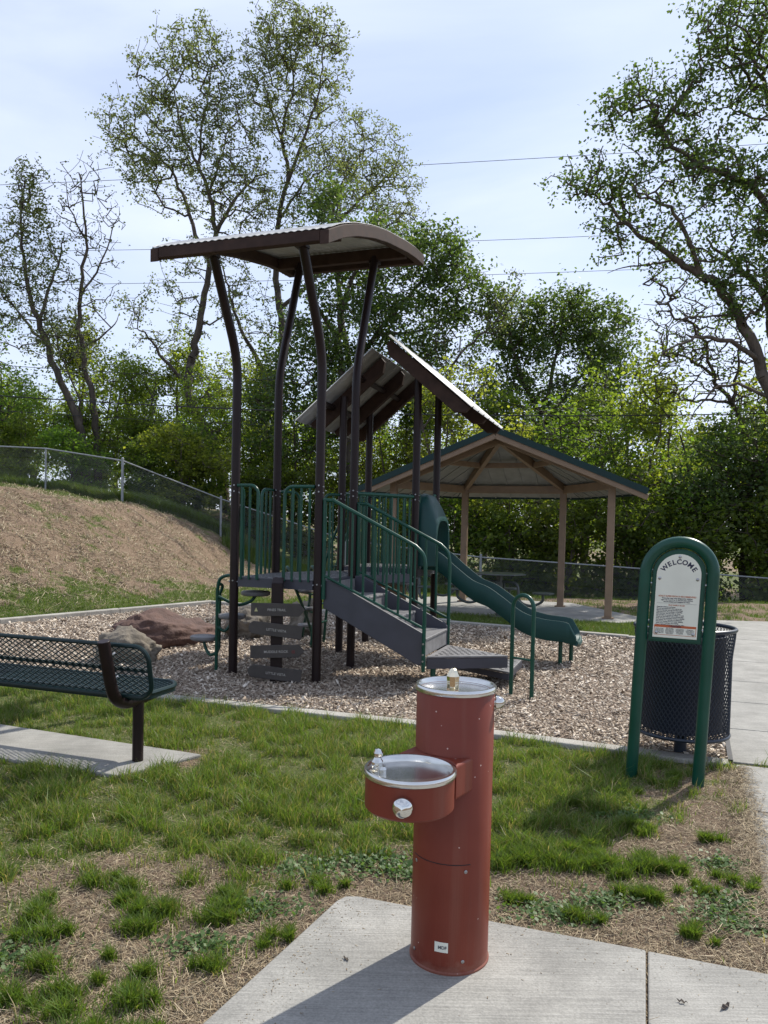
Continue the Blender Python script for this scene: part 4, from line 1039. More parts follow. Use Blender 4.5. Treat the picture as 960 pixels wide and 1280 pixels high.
# --- guard rails
def rail_panel(p, q, z0, z1, nb, round_p=False, round_q=False, r=.0165, name='guard_rail', thick=None):
    """top rail between two posts on uprights; an open end bends down into the last upright"""
    p = Vector((*p, 0)); q = Vector((*q, 0)); e = (q - p).normalized(); L = (q - p).length; rr = .085
    root = MB(); up = lambda v, z: Vector((v.x, v.y, z))
    pts = []
    if round_p: pts += [up(p, z0)] + [up(p + e * (rr - rr * math.cos(t)), z1 - rr + rr * math.sin(t)) for t in np.linspace(0, math.pi / 2, 8)]
    else: pts += [up(p + e * .04, z1)]
    if round_q: pts += [up(q - e * (rr - rr * math.cos(t)), z1 - rr + rr * math.sin(t)) for t in np.linspace(math.pi / 2, 0, 8)] + [up(q, z0)]
    else: pts += [up(q - e * .04, z1)]
    root.tube(pts, thick or r, 14)
    o = root.build(name, M['green'], ps, smooth=True)
    for k in range(nb):
        t = (k + 1) / (nb + 1); mb = MB(); c = p + e * (L * t)
        mb.tube([up(c, z0), up(c, z1 - .008)], .0125, 10); mb.build('baluster', M['green'], o, smooth=True)
    return o
RT = DK + .91
rail_panel((0, -.03), (.27, -.03), DK - .02, RT, 2, False, True)
rail_panel((.56, -.03), (S, -.03), DK - .02, RT - .01, 3, True, False)
rail_panel((-.03, S), (-.03, .62), DK - .02, RT, 2, False, True)
rail_panel((-.03, .0), (-.03, .22), DK - .02, RT, 1, False, True)
rail_panel(pC, (pC[0] + (pE[0] - pC[0]) * .33, pC[1] + (pE[1] - pC[1]) * .33), DK - .02, RT - .01, 2, False, True)
rail_panel((pC[0] + (pE[0] - pC[0]) * .72, pC[1] + (pE[1] - pC[1]) * .72), pE, DK - .02, RT - .01, 1, True, False)
rail_panel(pD, pF, DK - .01, DK + .885, 9, thick=.021)
rail_panel(pE, pG, DK2 - .02, DK2 + .86, 8, thick=.02)
rail_panel(pG, pH, DK2 - .02, DK2 + .86, 8)
rail_panel(pF, (pF[0], pF[1] + .17), DK2 - .02, DK2 + .88, 1, False, True)
rail_panel((pH[0], pH[1] - .17), pH, DK2 - .02, DK2 + .88, 1, True, False)
# tan play panel under the upper deck
mb = MB(); mb.box(((pE[0] + pF[0]) / 2 + .12, pE[1] + .0, .60), (.50, .022, .52)); mb.build('play_panel', M['tan_steel'], ps, bevel=.02)
mb = MB(); mb.box(((pE[0] + pF[0]) / 2 + .12, pE[1] - .03, .885), (.72, .16, .03)); mb.build('counter', M['grey_deck'], ps, bevel=.008)

# --- stair
stair = bpy.data.objects.new('stair', None); COL.objects.link(stair); stair.parent = ps
SE = S + 1.075; ZF = .335                                   # foot of the stair, first platform height
for b_, nm in ((.035, 'stringer'), (S - .035, 'stringer')):
    mb = MB(); pts = [(S + .05, DK + .002), (S + .13, DK + .002), (SE - .03, .56), (SE, .53), (SE, .27), (SE - .06, .25), (S + .05, .735)]
    mb.slab([(a, b_ - .018, z) for a, z in pts], (0, .036, 0)); mb.build(nm, M['grey_stringer'], stair, bevel=.006)
nst = 4
for k in range(1, nst + 0):
    z = DK - (DK - ZF) * k / nst; a0_ = S + .06 + (SE - S - .06) * (k - 1) / (nst - 1)
    mb = MB(); mb.box((a0_ + .17, S / 2, z - .012), (.35, S - .115, .024)); t_ = mb.build('tread', M['grey_deck'], stair, bevel=.006)
for k in range(0, nst):
    z = DK - (DK - ZF) * k / nst; zn = DK - (DK - ZF) * (k + 1) / nst; a0_ = S + .052 + (SE - S - .06) * k / (nst - 1)
    mb = MB(); mb.box((min(a0_, SE - .008), S / 2, (z + zn) / 2 - .012), (.010, S - .117, z - zn - .026)); mb.build('riser', M['grey_deck'], stair, bevel=.002)
def hand(b_):
    top0 = .775 + DK; z_end = 1.30
    pts = [(S + .045, b_, top0), (S + .16, b_, top0 - .005), (S + .20, b_, top0 - .03), (SE - .10, b_, z_end + .06), (SE - .03, b_, z_end - .01), (SE - .005, b_, z_end - .09), (SE, b_, z_end - .2), (SE, b_, .20)]
    P = [Vector(pts[0]), Vector(pts[1])] + bez(pts[1:4], 5)[1:] + bez(pts[3:7], 5)[1:] + [Vector(pts[7])]
    mb = MB(); mb.tube(P, .0175, 14); o = mb.build('handrail', M['green'], stair, smooth=True)
    zb = lambda a: DK + .055 - (a - S - .05) * ((DK + .055 - .60) / (SE - S - .05))
    zt = lambda a: top0 - .02 - max(0, (a - S - .18)) * ((top0 - .02 - z_end) / (SE - S - .2))
    mb2 = MB(); mb2.tube([(S + .05, b_, zb(S + .05)), (SE, b_, zb(SE))], .013, 10); mb2.build('bottom_rail', M['green'], stair, smooth=True)
    for k in range(8):
        a = S + .09 + (SE - S - .09) * (k + .2) / 8.4
        mb = MB(); mb.tube([(a, b_, zb(a)), (a, b_, min(zt(a), top0) - .004)], .0115, 10); mb.build('baluster', M['green'], stair, smooth=True)
    mb = MB(); mb.tube([(S + .06, b_, .82), (S + .06, b_, top0)], .02, 12); mb.build('rail_upright', M['green'], stair, smooth=True)
hand(-.005); hand(S + .005)
mb = MB()
for z in (.30, .36, .46): mb.tube([(SE, -.035, z), (SE, .0, z)], .009, 8)
mb.build('bolts', M['steel_bolt'], stair)
# --- two triangular transfer steps
TS = .80
t1 = (SE + .012, .06); t2 = (SE + .012, .06 + TS); t3 = (t1[0] + TS * math.cos(R(30)), t1[1] + TS * .5)
def tri_step(poly, z, depth, name='transfer_step'):
    n = 3; mb = MB(); mb.prism(poly, z - .02, z); o = mb.build(name, M['grey_deck'], ps, bevel=.006)
    cx = sum(p[0] for p in poly) / 3; cy = sum(p[1] for p in poly) / 3
    ins = [(cx + (x - cx) * .985, cy + (y - cy) * .985) for x, y in poly]
    mb = MB()
    for i in range(3):
        a = Vector((*ins[i], z - .02 - depth / 2)); b = Vector((*ins[(i + 1) % 3], z - .02 - depth / 2)); mb.beam(a, b, .012, depth - .004)
    mb.build('skirt', M['grey_stringer'], o)
    mb = MB(); xs = [p[0] for p in poly]; ys = [p[1] for p in poly]
    for x in np.arange(min(xs) + .04, max(xs), .06):
        for j, y in enumerate(np.arange(min(ys) + .04, max(ys), .06)):
            X = np.array([x + (.03 if j % 2 else 0)]); Y = np.array([y])
            if in_poly(X, Y, poly)[0] and dist_poly(X, Y, poly)[0] > .045: mb.box((float(X[0]), y, z + .0015), (.028, .011, .003))
    mb.build('tread_slots', M['black'], o)
    return o
tri_step([t1, t3, t2], ZF, .10)
t4 = (t2[0] + TS * math.cos(R(30)) , t2[1] + TS * .5)
e = .012
tri_step([(t3[0] + e, t3[1] + e), (t4[0] + e, t4[1] + e), (t2[0] + e, t2[1] + e)], .175, .06)
for (a, b) in ((t1[0] + .05, t1[1] + .06), (t2[0] + .06, t2[1] - .02), (t4[0] - .06, t4[1] - .05)):
    mb = MB(); mb.tube([(a, b, -.03), (a, b, .14 if b > TS else .22)], .026, 12); mb.build('step_leg', M['green'], ps, smooth=True)
# arch handle at the lowest step
hp0 = Vector((2.772 , .232, 0)); hp1 = Vector((2.97, .115, 0))
def w2l(x, y): dx, dy = x - OX, y - OY; return (dx * UX + dy * UY, dx * VX + dy * VY)
ha = w2l(1.196, 7.034); hb = w2l(1.351, 6.853)
h0 = Vector((*ha, 0)); h1 = Vector((*hb, 0)); hm_ = (h0 + h1) / 2; hr = (h1 - h0) / 2
pts = [h0 + Vector((0, 0, -.05)), h0 + Vector((0, 0, .4))] + [hm_ - hr * math.cos(t) + Vector((0, 0, .82 + .12 * math.sin(t))) for t in np.linspace(0, math.pi, 14)] + [h1 + Vector((0, 0, .4)), h1 + Vector((0, 0, -.05))]
mb = MB(); mb.tube(pts, .0185, 14); ho = mb.build('arch_handle', M['green'], ps, smooth=True)
mb = MB(); mb.tube([h0 + Vector((0, 0, .36)), h1 + Vector((0, 0, .36))], .010, 8); mb.build('cross_bar', M['green'], ho, smooth=True)

# --- wave slide
sl_a0 = 1.5 * S + .02
prof_a = [sl_a0, 1.60, 1.82, 2.02, 2.20, 2.38, 2.60, 2.82, 3.05, 3.20]
prof_z = [DK2 + .01, 1.05, .88, .735, .665, .55, .40, .335, .315, .285]
cur = bez([(a, 0, z) for a, z in zip(prof_a, prof_z)], 5)
SB = 2.20 ; SWd = .23
def slide_ring(a, z, wall):
    s = 1.0
    pr = [(-SWd - .035, wall * .15 - .02), (-SWd - .040, wall - .02), (-SWd - .028, wall + .002), (-SWd - .010, wall + .002), (-SWd + .002, wall - .025), (-SWd + .015, .05), (-SWd + .06, .010), (0, 0)]
    full = pr + [(-x, y) for x, y in pr[-2::-1]]
    low = [(x, y) for x, y in [(SWd + .022, -.03), (SWd * .7, -.045), (0, -.05), (-SWd * .7, -.045), (-SWd - .022, -.03)]]
    return [(a, SB + x, z + y) for x, y in full + low]
V = []; nr = None
for i, p in enumerate(cur):
    t = i / (len(cur) - 1)
    wall = .20 if t < .93 else .20 - .13 * (t - .93) / .07
    wall = wall * (1.0 if t > .08 else .9)
    rg = slide_ring(p.x, p.z, wall); nr = len(rg); V += rg
F = []
for i in range(len(cur) - 1):
    for k in range(nr):
        k2 = (k + 1) % nr; F.append((i * nr + k, i * nr + k2, (i + 1) * nr + k2, (i + 1) * nr + k))
F += [tuple(range(nr)), tuple((len(cur) - 1) * nr + k for k in range(nr - 1, -1, -1))]
mb = MB(); mb.add(V, F); sl = mb.build('slide', M['slide'], ps, smooth=True)
mb = MB(); c_ = cur[-1]; mb.tube([(c_.x - .005, SB - SWd - .03, c_.z - .0), (c_.x + .012, SB - SWd * .6, c_.z - .024), (c_.x + .014, SB, c_.z - .028), (c_.x + .012, SB + SWd * .6, c_.z - .024), (c_.x - .005, SB + SWd + .03, c_.z - .0)], .030, 12)
mb.build('slide_lip', M['slide'], sl, smooth=True)
for (a, b) in ((3.02, SB - .12), (3.12, SB + .10)):
    mb = MB(); mb.tube([(a, b, -.03), (a, b, .275)], .024, 12); mb.build('slide_leg', M['green'], sl, smooth=True)
# moulded hood at the slide entrance
hood_pts = []
mb = MB()
NS = 26
def hood_sec(a, hw, zt, th):
    """arch section: outer and inner outline at distance a"""
    o_ = []; i_ = []
    for k in range(NS + 1):
        t = math.pi * k / NS; ex = .55
        cx = math.copysign(abs(math.cos(t)) ** ex, math.cos(t)); sx = abs(math.sin(t)) ** ex
        o_.append((a, SB - .03 + hw * cx, DK2 + .02 + (zt - DK2 - .02) * sx)); i_.append((a, SB - .03 + (hw - th) * cx, DK2 + .02 + (zt - DK2 - .02 - th) * sx))
    return o_, i_
secs = [(sl_a0 - .09, .36, DK2 + .86, .03), (sl_a0 - .02, .385, DK2 + .885, .06), (sl_a0 + .05, .385, DK2 + .86, .085), (sl_a0 + .13, .36, DK2 + .74, .08), (sl_a0 + .20, .33, DK2 + .60, .05)]
OO = [hood_sec(*s_) for s_ in secs]; V = []; 
for o_, i_ in OO: V += o_ + i_
w_ = 2 * (NS + 1); F = []
for j in range(len(OO) - 1):
    for k in range(NS):
        a = j * w_ + k; F.append((a, a + 1, a + 1 + w_, a + w_)); a = j * w_ + NS + 1 + k; F.append((a, a + w_, a + 1 + w_, a + 1))
    for k in (0, NS): a = j * w_ + k; F.append((a, a + w_, a + w_ + NS + 1, a + NS + 1))
for j in (0, len(OO) - 1):
    for k in range(NS): a = j * w_ + k; F.append((a, a + NS + 1, a + NS + 2, a + 1))
mb.add(V, F); mb.build('slide_hood', M['slide'], ps, smooth=True, bevel=.012)

# --- pod climber at the left side (open towards the hill)
cl = bpy.data.objects.new('pod_climber', None); COL.objects.link(cl); cl.parent = ps
q0 = w2l(-1.70, 7.865); q0 = (q0[0], q0[1]); q1 = (q0[0] - .03, q0[1] + .10)
mb = MB(); mb.tube([(q0[0], q0[1], -.04), (q0[0], q0[1], .85)] + bez([(q0[0], q0[1], .85), (q0[0] + .03, q0[1], .96), (q0[0] + .12, q0[1] - .01, 1.0), (-.035, q0[1] - .03, 1.0)], 5), .0175, 12); mb.build('climber_pipe', M['green'], cl, smooth=True)
mb = MB(); mb.tube([(q1[0], q1[1], .28), (q1[0], q1[1], .80)] + bez([(q1[0], q1[1], .80), (q1[0] + .03, q1[1], .88), (q0[0], q0[1] + .01, .92)], 4), .0165, 12)
mb.tube(bez([(q1[0], q1[1], .30), (q1[0] + .01, q1[1] - .02, .24), (q0[0], q0[1], .2)], 4), .0165, 12)
mb.build('climber_pipe', M['green'], cl, smooth=True)
def pod(c, parent, attach, r=.145):
    mt = Matrix.Diagonal((1.0, .9, 1.0)); mb = MB(); mb.lathe([(0, -.045), (r * .88, -.045), (r * .97, -.036), (r, -.018), (r * .98, -.004), (r * .9, .002), (0, .004)], c=c, n=12, mat=mt)
    o = mb.build('step_pod', M['grey_deck'], parent, smooth=True)
    c = Vector(c); at_ = Vector(attach)
    mb = MB(); mb.tube(bez([c + Vector((0, 0, -.045)), c + Vector((.0, 0, -.10)) + (at_ - c) * .15, (c + at_) / 2 + Vector((0, 0, -.11)), at_], 5), .0165, 10); mb.build('pod_bracket', M['green'], o, smooth=True)
pod((q0[0] - .17, q0[1] + .03, .36), cl, (q0[0], q0[1], .20))
pod((q0[0] + .14, q0[1] + .06, .60), cl, (q0[0], q0[1], .47))
pod((q0[0] + .36, q0[1] + .15, .84), cl, (q0[0] + .01, q0[1], .78), .155)
# --- sloping climber behind the lower deck
bc = bpy.data.objects.new('arch_climber', None); COL.objects.link(bc); bc.parent = ps
foot = w2l(-1.10, 10.42); fa = Vector((foot[0], foot[1], 0)); s0 = Vector((.16, 1.25, DK)); dirn = Vector((-1, .58, 0)).normalized(); sidev = Vector((.5, .866, 0))
for k in (0, 1):
    o0 = s0 + sidev * (-.14 + .34 * k); f0 = Vector((fa.x, fa.y, 0)) + Vector((.34, -.3, 0)) * (1 - k)
    P = bez([o0, o0 + Vector((-.10, .10, .02)), f0 + (o0 - f0) * .62 + Vector((0, 0, -.02)), f0 + (o0 - f0) * .3, f0 + Vector((0, 0, -.05))], 6)
    mb = MB(); mb.tube(P, .018, 12); mb.build('climber_pipe', M['green'], bc, smooth=True)
for t, zt in ((.75, 0), (.5, 0), (.25, 0)):
    f0 = Vector((fa.x, fa.y, 0)) + Vector((.17, -.15, 0)); c = f0 + (s0 + sidev * .03 - f0) * t
    mb = MB(); mb.lathe([(0, -.02), (.11, -.02), (.125, -.006), (.12, .012), (0, .016)], c=c, n=12); mb.build('step_pod', M['grey_deck'], bc, smooth=True)
    mb = MB(); mb.beam(c + Vector((-.17, .14, -.03)), c + Vector((.17, -.14, -.03)), .02, .02); mb.build('rung', M['green'], bc)
# climbing ladder at the back of the upper tower
for t in (0, 1):
    x0 = pE[0] - .06 - .0 * t; y0 = pE[1] + .25 + .4 * t
    mb = MB(); mb.tube(bez([(x0 + .04, y0, DK2 + .55), (x0 - .06, y0, DK2 + .50), (x0 - .22, y0, DK2 + .1), (x0 - .36, y0, .6), (x0 - .42, y0, -.03)], 6), .017, 12); mb.build('loop_ladder_rail', M['green'], ps, smooth=True)
for z, xo in ((.3, .38), (.55, .335), (.8, .27), (1.02, .2)):
    mb = MB(); mb.tube([(pE[0] - .06 - xo, pE[1] + .25, z), (pE[0] - .06 - xo, pE[1] + .65, z)], .014, 10); mb.build('loop_ladder_rung', M['green'], ps, smooth=True)

# ================================================================== ARROW SIGNPOST
ds = empty('arrow_signpost', (-1.018, 7.395, 0.0), R(1), 'dark square post with four charcoal arrow boards standing before the lower deck', 'signpost')
mb = MB(); mb.prism([(-.053, -.053), (.053, -.053), (.053, .053), (-.053, .053)], -.05, .965)
mb.add([(-.053, -.053, .966), (.053, -.053, .966), (.053, .053, 1.02), (-.053, .053, 1.02), (-.053, .053, .966), (.053, .053, .966)], [(0, 1, 2, 3), (0, 3, 4), (1, 5, 2), (3, 2, 5, 4), (0, 4, 5, 1)])
mb.build('post', M['brown_post'], ds, bevel=.005)
FM = Matrix(((1, 0, 0, 0), (0, 0, -1, 0), (0, 1, 0, 0), (0, 0, 0, 1)))
specs = [(.716, 0.0, 1, 'PINES TRAIL', True), (.520, -6.0, -1, 'LITTLE VISTA', False), (.315, 2.0, 1, 'MUDDLE ROCK', False), (.102, -6.0, -1, 'LITTLE VISTA', False)]
for z, rot, sgn, s, mark in specs:
    hw = .258; hh = .061; x0 = -.03 if sgn > 0 else -.045
    poly = [(-hw, -hh), (hw - .055, -hh), (hw, 0), (hw - .055, hh), (-hw, hh)] if sgn > 0 else [(hw, -hh), (hw, hh), (-hw + .04, hh), (-hw + .012, hh * .6), (-hw, 0), (-hw + .012, -hh * .6), (-hw + .04, -hh)]
    poly = [(x + .012 * sgn, y) for x, y in poly]
    T_ = Matrix.Translation((0.005, 0, z)) @ Matrix.Rotation(R(-rot), 4, 'Y')
    mb = MB(); mb.slab([T_ @ Vector((x, -.056, y)) for x, y in poly], (0, -.028, 0))
    b_ = mb.build('arrow_board', M['board'], ds, bevel=.004)
    text_obj('board_letters', s, .033, M['board_edge'], b_, T_ @ Matrix.Translation((.0, -.0848, -.002)) @ FM, bold=.0003, extrude=.0008)
    if mark:
        mb = MB(); mb.slab([T_ @ Vector((x, -.0848, y)) for x, y in ((-.212, -.018), (-.180, -.018), (-.196, .020))], (0, -.002, 0)); mb.build('pine_mark', M['yellow_mark'], b_)
    if s.startswith('MUDDLE'):
        text_obj('red_mark', '(((', .034, M['red_letter'], b_, T_ @ Matrix.Translation((.165, -.0848, -.002)) @ FM, bold=.0008, extrude=.0008)

# ================================================================== BOULDERS
def boulder(name, loc, size, rz, mat, seed, label, amp=.22, group=None):
    bm = bmesh.new(); bmesh.ops.create_icosphere(bm, subdivisions=5, radius=1)
    co = np.array([v.co[:] for v in bm.verts])
    # a few flat cuts give facets, noise gives the rest
    r_ = np.random.default_rng(seed)
    for k in range(16):
        n = r_.normal(size=3); n /= np.linalg.norm(n); dd = r_.uniform(.62, .88); s = co @ n; over = s > dd
        co[over] -= np.outer((s[over] - dd) * .92, n)
    nz = fbm(co[:, 0] * 1.6 + seed, co[:, 1] * 1.6, co[:, 2] * 1.6 + 3, 4, seed) - .5
    nz2 = fbm(co[:, 0] * 5 + seed, co[:, 1] * 5, co[:, 2] * 9 + 3, 4, seed + 5) - .5
    ridge = -np.abs(fbm(co[:, 0] * 2.6 + seed, co[:, 1] * 2.6, co[:, 2] * 4.5, 3, seed + 9) - .5)
    co *= (1.06 + amp * nz * 1.6 + .22 * nz2 + .55 * ridge)[:, None]
    co[:, 2] = np.where(co[:, 2] < -.35, -.35 + (co[:, 2] + .35) * .25, co[:, 2])
    co *= np.array(size)
    for v, c in zip(bm.verts, co): v.co = c
    me = bpy.data.meshes.new(name); bm.to_mesh(me); bm.free()
    o = link_mesh(name, me, mat, None, True); o.location = loc; o.rotation_euler = (0, 0, rz)
    return tag(o, label, 'boulder', group)
boulder('boulder', (-2.66, 9.45, .07), (.78, .31, .40), R(46), M['rock_red'], 14, 'long reddish sandstone boulder lying beside the left climber')
boulder('boulder', (-2.78, 8.32, .03), (.40, .32, .37), R(10), M['rock_grey'], 5, 'rounded tan grey boulder in front of the long reddish one')
boulder('boulder', (-1.78, 10.3, .10), (.34, .30, .33), R(30), M['rock_grey'], 9, 'low grey boulder seen under the deck left of the arrow signpost')
boulder('boulder', (-1.08, 10.65, .12), (.30, .26, .40), R(-20), M['rock_grey'], 22, 'upright grey boulder seen right behind the arrow signpost')
# loose stone, twig and stains
def leaf_litter():
    k = 0
    for (x, y, s_, lb) in ((-.10, 2.62, 1, 'small brown dead leaf on the slab left of the fountain'), (1.12, 2.40, 1.6, 'curled dark dead leaf lying right of the slab joint'), (.99, 2.42, 1.0, 'crumpled dead leaf fragment lying nearest the slab joint')):
        mb = MB(); n = 7; P = [(s_ * .014 * (t / n - .5) * 2.4, s_ * .0055 * math.sin(math.pi * t / n), .004 + .004 * math.sin(t * 2.1)) for t in range(n + 1)]
        Q = [(p[0], -p[1] * .8, p[2] + .0015) for p in P]; vs = P + Q; fs = [(i, i + 1, n + 2 + i, n + 1 + i) for i in range(n)]
        mb.add(vs, fs); o = mb.build('dead_leaf', M['bark']); o.location = (x, y, .018); o.rotation_euler = (0, 0, x * 9); md = o.modifiers.new('thick', 'SOLIDIFY'); md.thickness = .0008
        tag(o, lb, 'leaf')
leaf_litter()

# ================================================================== PAVILION (half hexagon)
PM = (2.06, 14.10); pv = empty('picnic_pavilion', (PM[0], PM[1], 0.0), PHI, 'tan steel picnic pavilion with dark green gabled metal roof behind the slide', 'pavilion')
PRr = 2.0; ZE, ZP = 2.46, 3.30
corner = [(PRr, 0), (PRr / 2, PRr * .866), (-PRr / 2, PRr * .866), (-PRr, 0)]
for a, b in corner:
    mb = MB(); mb.box((a, b, ZE / 2 - .03), (.125, .125, ZE + .02)); mb.build('post', M['tan_steel'], pv, bevel=.008)
    mb = MB(); mb.box((a, b, .03), (.2, .2, .02)); mb.build('base_plate', M['tan_steel'], pv)
def roof_pt(a, b, k=1.0): return Vector((a * k, b * k, ZP - (ZP - ZE) * k))
peak = Vector((0, 0, ZP))
def beam_o(name, p, q, w, h, mat, parent=pv): 
    mb = MB(); mb.beam(p, q, w, h); return mb.build(name, mat, parent, bevel=.006)
for a, b in corner: beam_o('rafter', peak + Vector((0, 0, -.12)), Vector((a, b, ZE - .06)), .09, .15, M['tan_steel'])
for i in range(3):
    a = Vector((*corner[i], ZE - .10)); b = Vector((*corner[i + 1], ZE - .10)); beam_o('eave_beam', a, b, .08, .15, M['tan_steel'])
    a = Vector((*[v * .5 for v in corner[i]], (ZP + ZE) / 2 - .10)); b = Vector((*[v * .5 for v in corner[i + 1]], (ZP + ZE) / 2 - .10)); beam_o('purlin', a, b, .06, .10, M['tan_steel'])
k = 1.29
front_off = -.42
rp = [roof_pt(*c, k) for c in corner]
fr = Vector((rp[0].x + .02, front_off, rp[0].z)); fl = Vector((rp[3].x - .02, front_off, rp[3].z)); pkf = Vector((0, front_off, ZP))
# roof: two half gables in front, three triangles behind, each a ribbed sheet of real thickness
def sheet(pts, t=.03):
    mb = MB(); mb.slab(pts, (0, 0, t)); return mb
rf = MB()
for tri in ([pkf, fr, rp[0], peak], [peak, rp[0], rp[1]], [peak, rp[1], rp[2]], [peak, rp[2], rp[3]], [pkf, peak, rp[3], fl]):
    m_ = sheet([p + Vector((0, 0, .006)) for p in tri], .028); o_ = len(rf.v); rf.v += m_.v; rf.f += [tuple(i + o_ for i in f) for f in m_.f]
rf.build('roof', M['green_roof'], pv)
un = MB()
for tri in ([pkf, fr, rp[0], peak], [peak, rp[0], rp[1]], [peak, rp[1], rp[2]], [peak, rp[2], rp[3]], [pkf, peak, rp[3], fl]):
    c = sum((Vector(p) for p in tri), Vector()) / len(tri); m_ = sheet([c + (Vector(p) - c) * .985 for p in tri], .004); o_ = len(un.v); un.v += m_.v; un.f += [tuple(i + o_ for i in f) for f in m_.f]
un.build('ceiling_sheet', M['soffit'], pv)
# standing ribs under the sheet, up each back slope
rb = MB()
for i in range(3):
    A_, B_ = rp[i], rp[i + 1]; mid = (A_ + B_) / 2; ax = (B_ - A_).normalized()
    for s_ in np.arange(-1.1, 1.11, .31):
        lo = mid + ax * s_; f_ = 1 - abs(s_) / ((B_ - A_).length / 2); hi = lo + (peak - mid) * max(f_, 0.03) * .98
        if f_ > .05: rb.beam(lo + Vector((0, 0, -.006)), hi + Vector((0, 0, -.006)), .03, .018)
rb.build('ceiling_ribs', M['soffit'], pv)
tr = MB()
for p, q in ((pkf, fr), (pkf, fl)): tr.beam(p + Vector((0, -.012, .012)), q + Vector((0, -.012, .012)), .035, .11)
for i in range(3): tr.beam(rp[i], rp[i + 1], .03, .06)
tr.build('roof_trim', M['green_roof'], pv)
for p, q in ((pkf, fr), (pkf, fl)): beam_o('barge_board', p + Vector((0, .02, -.10)), q + Vector((0, .02, -.085)), .05, .10, M['tan_steel'])
for s_ in (1, -1): beam_o('front_beam', Vector((0, 0, ZP - .12)), Vector((s_ * PRr, 0, ZE - .06)), .08, .16, M['tan_steel'])

# ================================================================== PICNIC TABLES
def picnic_table(loc, rz, label, stools=((0, 1), (1, 1), (2, 1), (3, 1)), group='pedestal picnic tables'):
    t = empty('picnic_table', loc, rz, label, 'picnic table', group)
    mb = MB(); mb.lathe([(0, .735), (.42, .735), (.455, .738), (.46, .748), (.455, .760), (0, .762)], n=8); mb.build('table_top', M['table_top'], t, bevel=.006)
    mb = MB(); mb.tube([(0, 0, -.02), (0, 0, .735)], .055, 16); mb.lathe([(.16, .0), (.16, .012), (.05, .02)], n=20); mb.build('pedestal', M['table_top'], t, smooth=True)
    for k, on in stools:
        a = k * math.pi / 2; c = Vector((math.cos(a), math.sin(a), 0))
        mb = MB(); mb.tube(bez([c * .05 + Vector((0, 0, .62)), c * .30 + Vector((0, 0, .58)), c * .36 + Vector((0, 0, .30)), c * .55 + Vector((0, 0, .22)), c * .74 + Vector((0, 0, .30)), c * .76 + Vector((0, 0, .43))], 5), .024, 10)
        ar = mb.build('seat_arm', M['table_top'], t, smooth=True)
        mb = MB(); mb.lathe([(0, .43), (.15, .43), (.18, .435), (.185, .448), (.18, .46), (0, .462)], c=c * .76, n=8); mb.build('stool_seat', M['table_top'], t, bevel=.004)
    return t
picnic_table((2.02, 13.35, .02), PHI - .06, 'dark pedestal picnic table with attached stools under the pavilion, seen above the slide')
picnic_table((.62, 14.75, .02), PHI + .5, 'dark pedestal picnic table at the left of the pavilion, seen through the stair rails')

# ================================================================== CHAIN-LINK FENCE
def fence(pts, label, height=1.22, step=3.0, wire_pitch=.065):
    t = empty('chain_link_fence', (pts[0][0], pts[0][1], 0), 0, label, 'fence')
    ox, oy = pts[0]
    rail = []; P0 = []; P1 = []
    for (x0, y0), (x1, y1) in zip(pts[:-1], pts[1:]):
        L = math.hypot(x1 - x0, y1 - y0); ns = max(1, round(L / step))
        for k in range(ns):
            q = k / ns; x, y = x0 + (x1 - x0) * q, y0 + (y1 - y0) * q; z = float(hgt(x, y)); rail.append((x - ox, y - oy, z))
            big = k == 0; r = .038 if big else .026
            mb = MB(); mb.tube([(x - ox, y - oy, z - .1), (x - ox, y - oy, z + height + (.06 if big else .0))], r, 10)
            if big: mb.lathe([(r + .004, 0), (r + .004, .02), (r * .6, .04), (0, .05)], c=(x - ox, y - oy, z + height + .05), n=10)
            mb.build('post', M['galv'], t, smooth=True)
    x, y = pts[-1]; rail.append((x - ox, y - oy, float(hgt(x, y))))
    mb = MB(); mb.tube([(a, b, c + height) for a, b, c in rail], .021, 8, cap=True); mb.build('top_rail', M['galv'], t, smooth=True)
    RL = np.array(rail); seg = np.concatenate([[0], np.cumsum(np.hypot(np.diff(RL[:, 0]), np.diff(RL[:, 1])))]); Lt = seg[-1]
    def mp(s, h):
        return np.stack([np.interp(s, seg, RL[:, 0]), np.interp(s, seg, RL[:, 1]) + .03, np.interp(s, seg, RL[:, 2]) + h], 1)
    n = int(Lt / wire_pitch); s = np.arange(n) * wire_pitch
    for sg_ in (1, -1):
        for piece in range(4):
            h0 = height * piece / 4; h1 = height * (piece + 1) / 4
            a = s + sg_ * (h0 - height / 2); b = s + sg_ * (h1 - height / 2); k = (a > 0) & (a < Lt) & (b > 0) & (b < Lt)
            P0.append(mp(a[k], np.full(k.sum(), h0 + .02))); P1.append(mp(b[k], np.full(k.sum(), h1 + .0)))
    link_mesh('wire_mesh', edges_mesh('wire_mesh', np.concatenate(P0), np.concatenate(P1), .0024, .0024, 3), M['galv_wire'], t)
    return t
fence(FENCE[:2], 'galvanised chain-link fence along the top of the straw-covered slope')
fence(FENCE[1:], 'long galvanised chain-link fence running down from the slope and behind the pavilion')

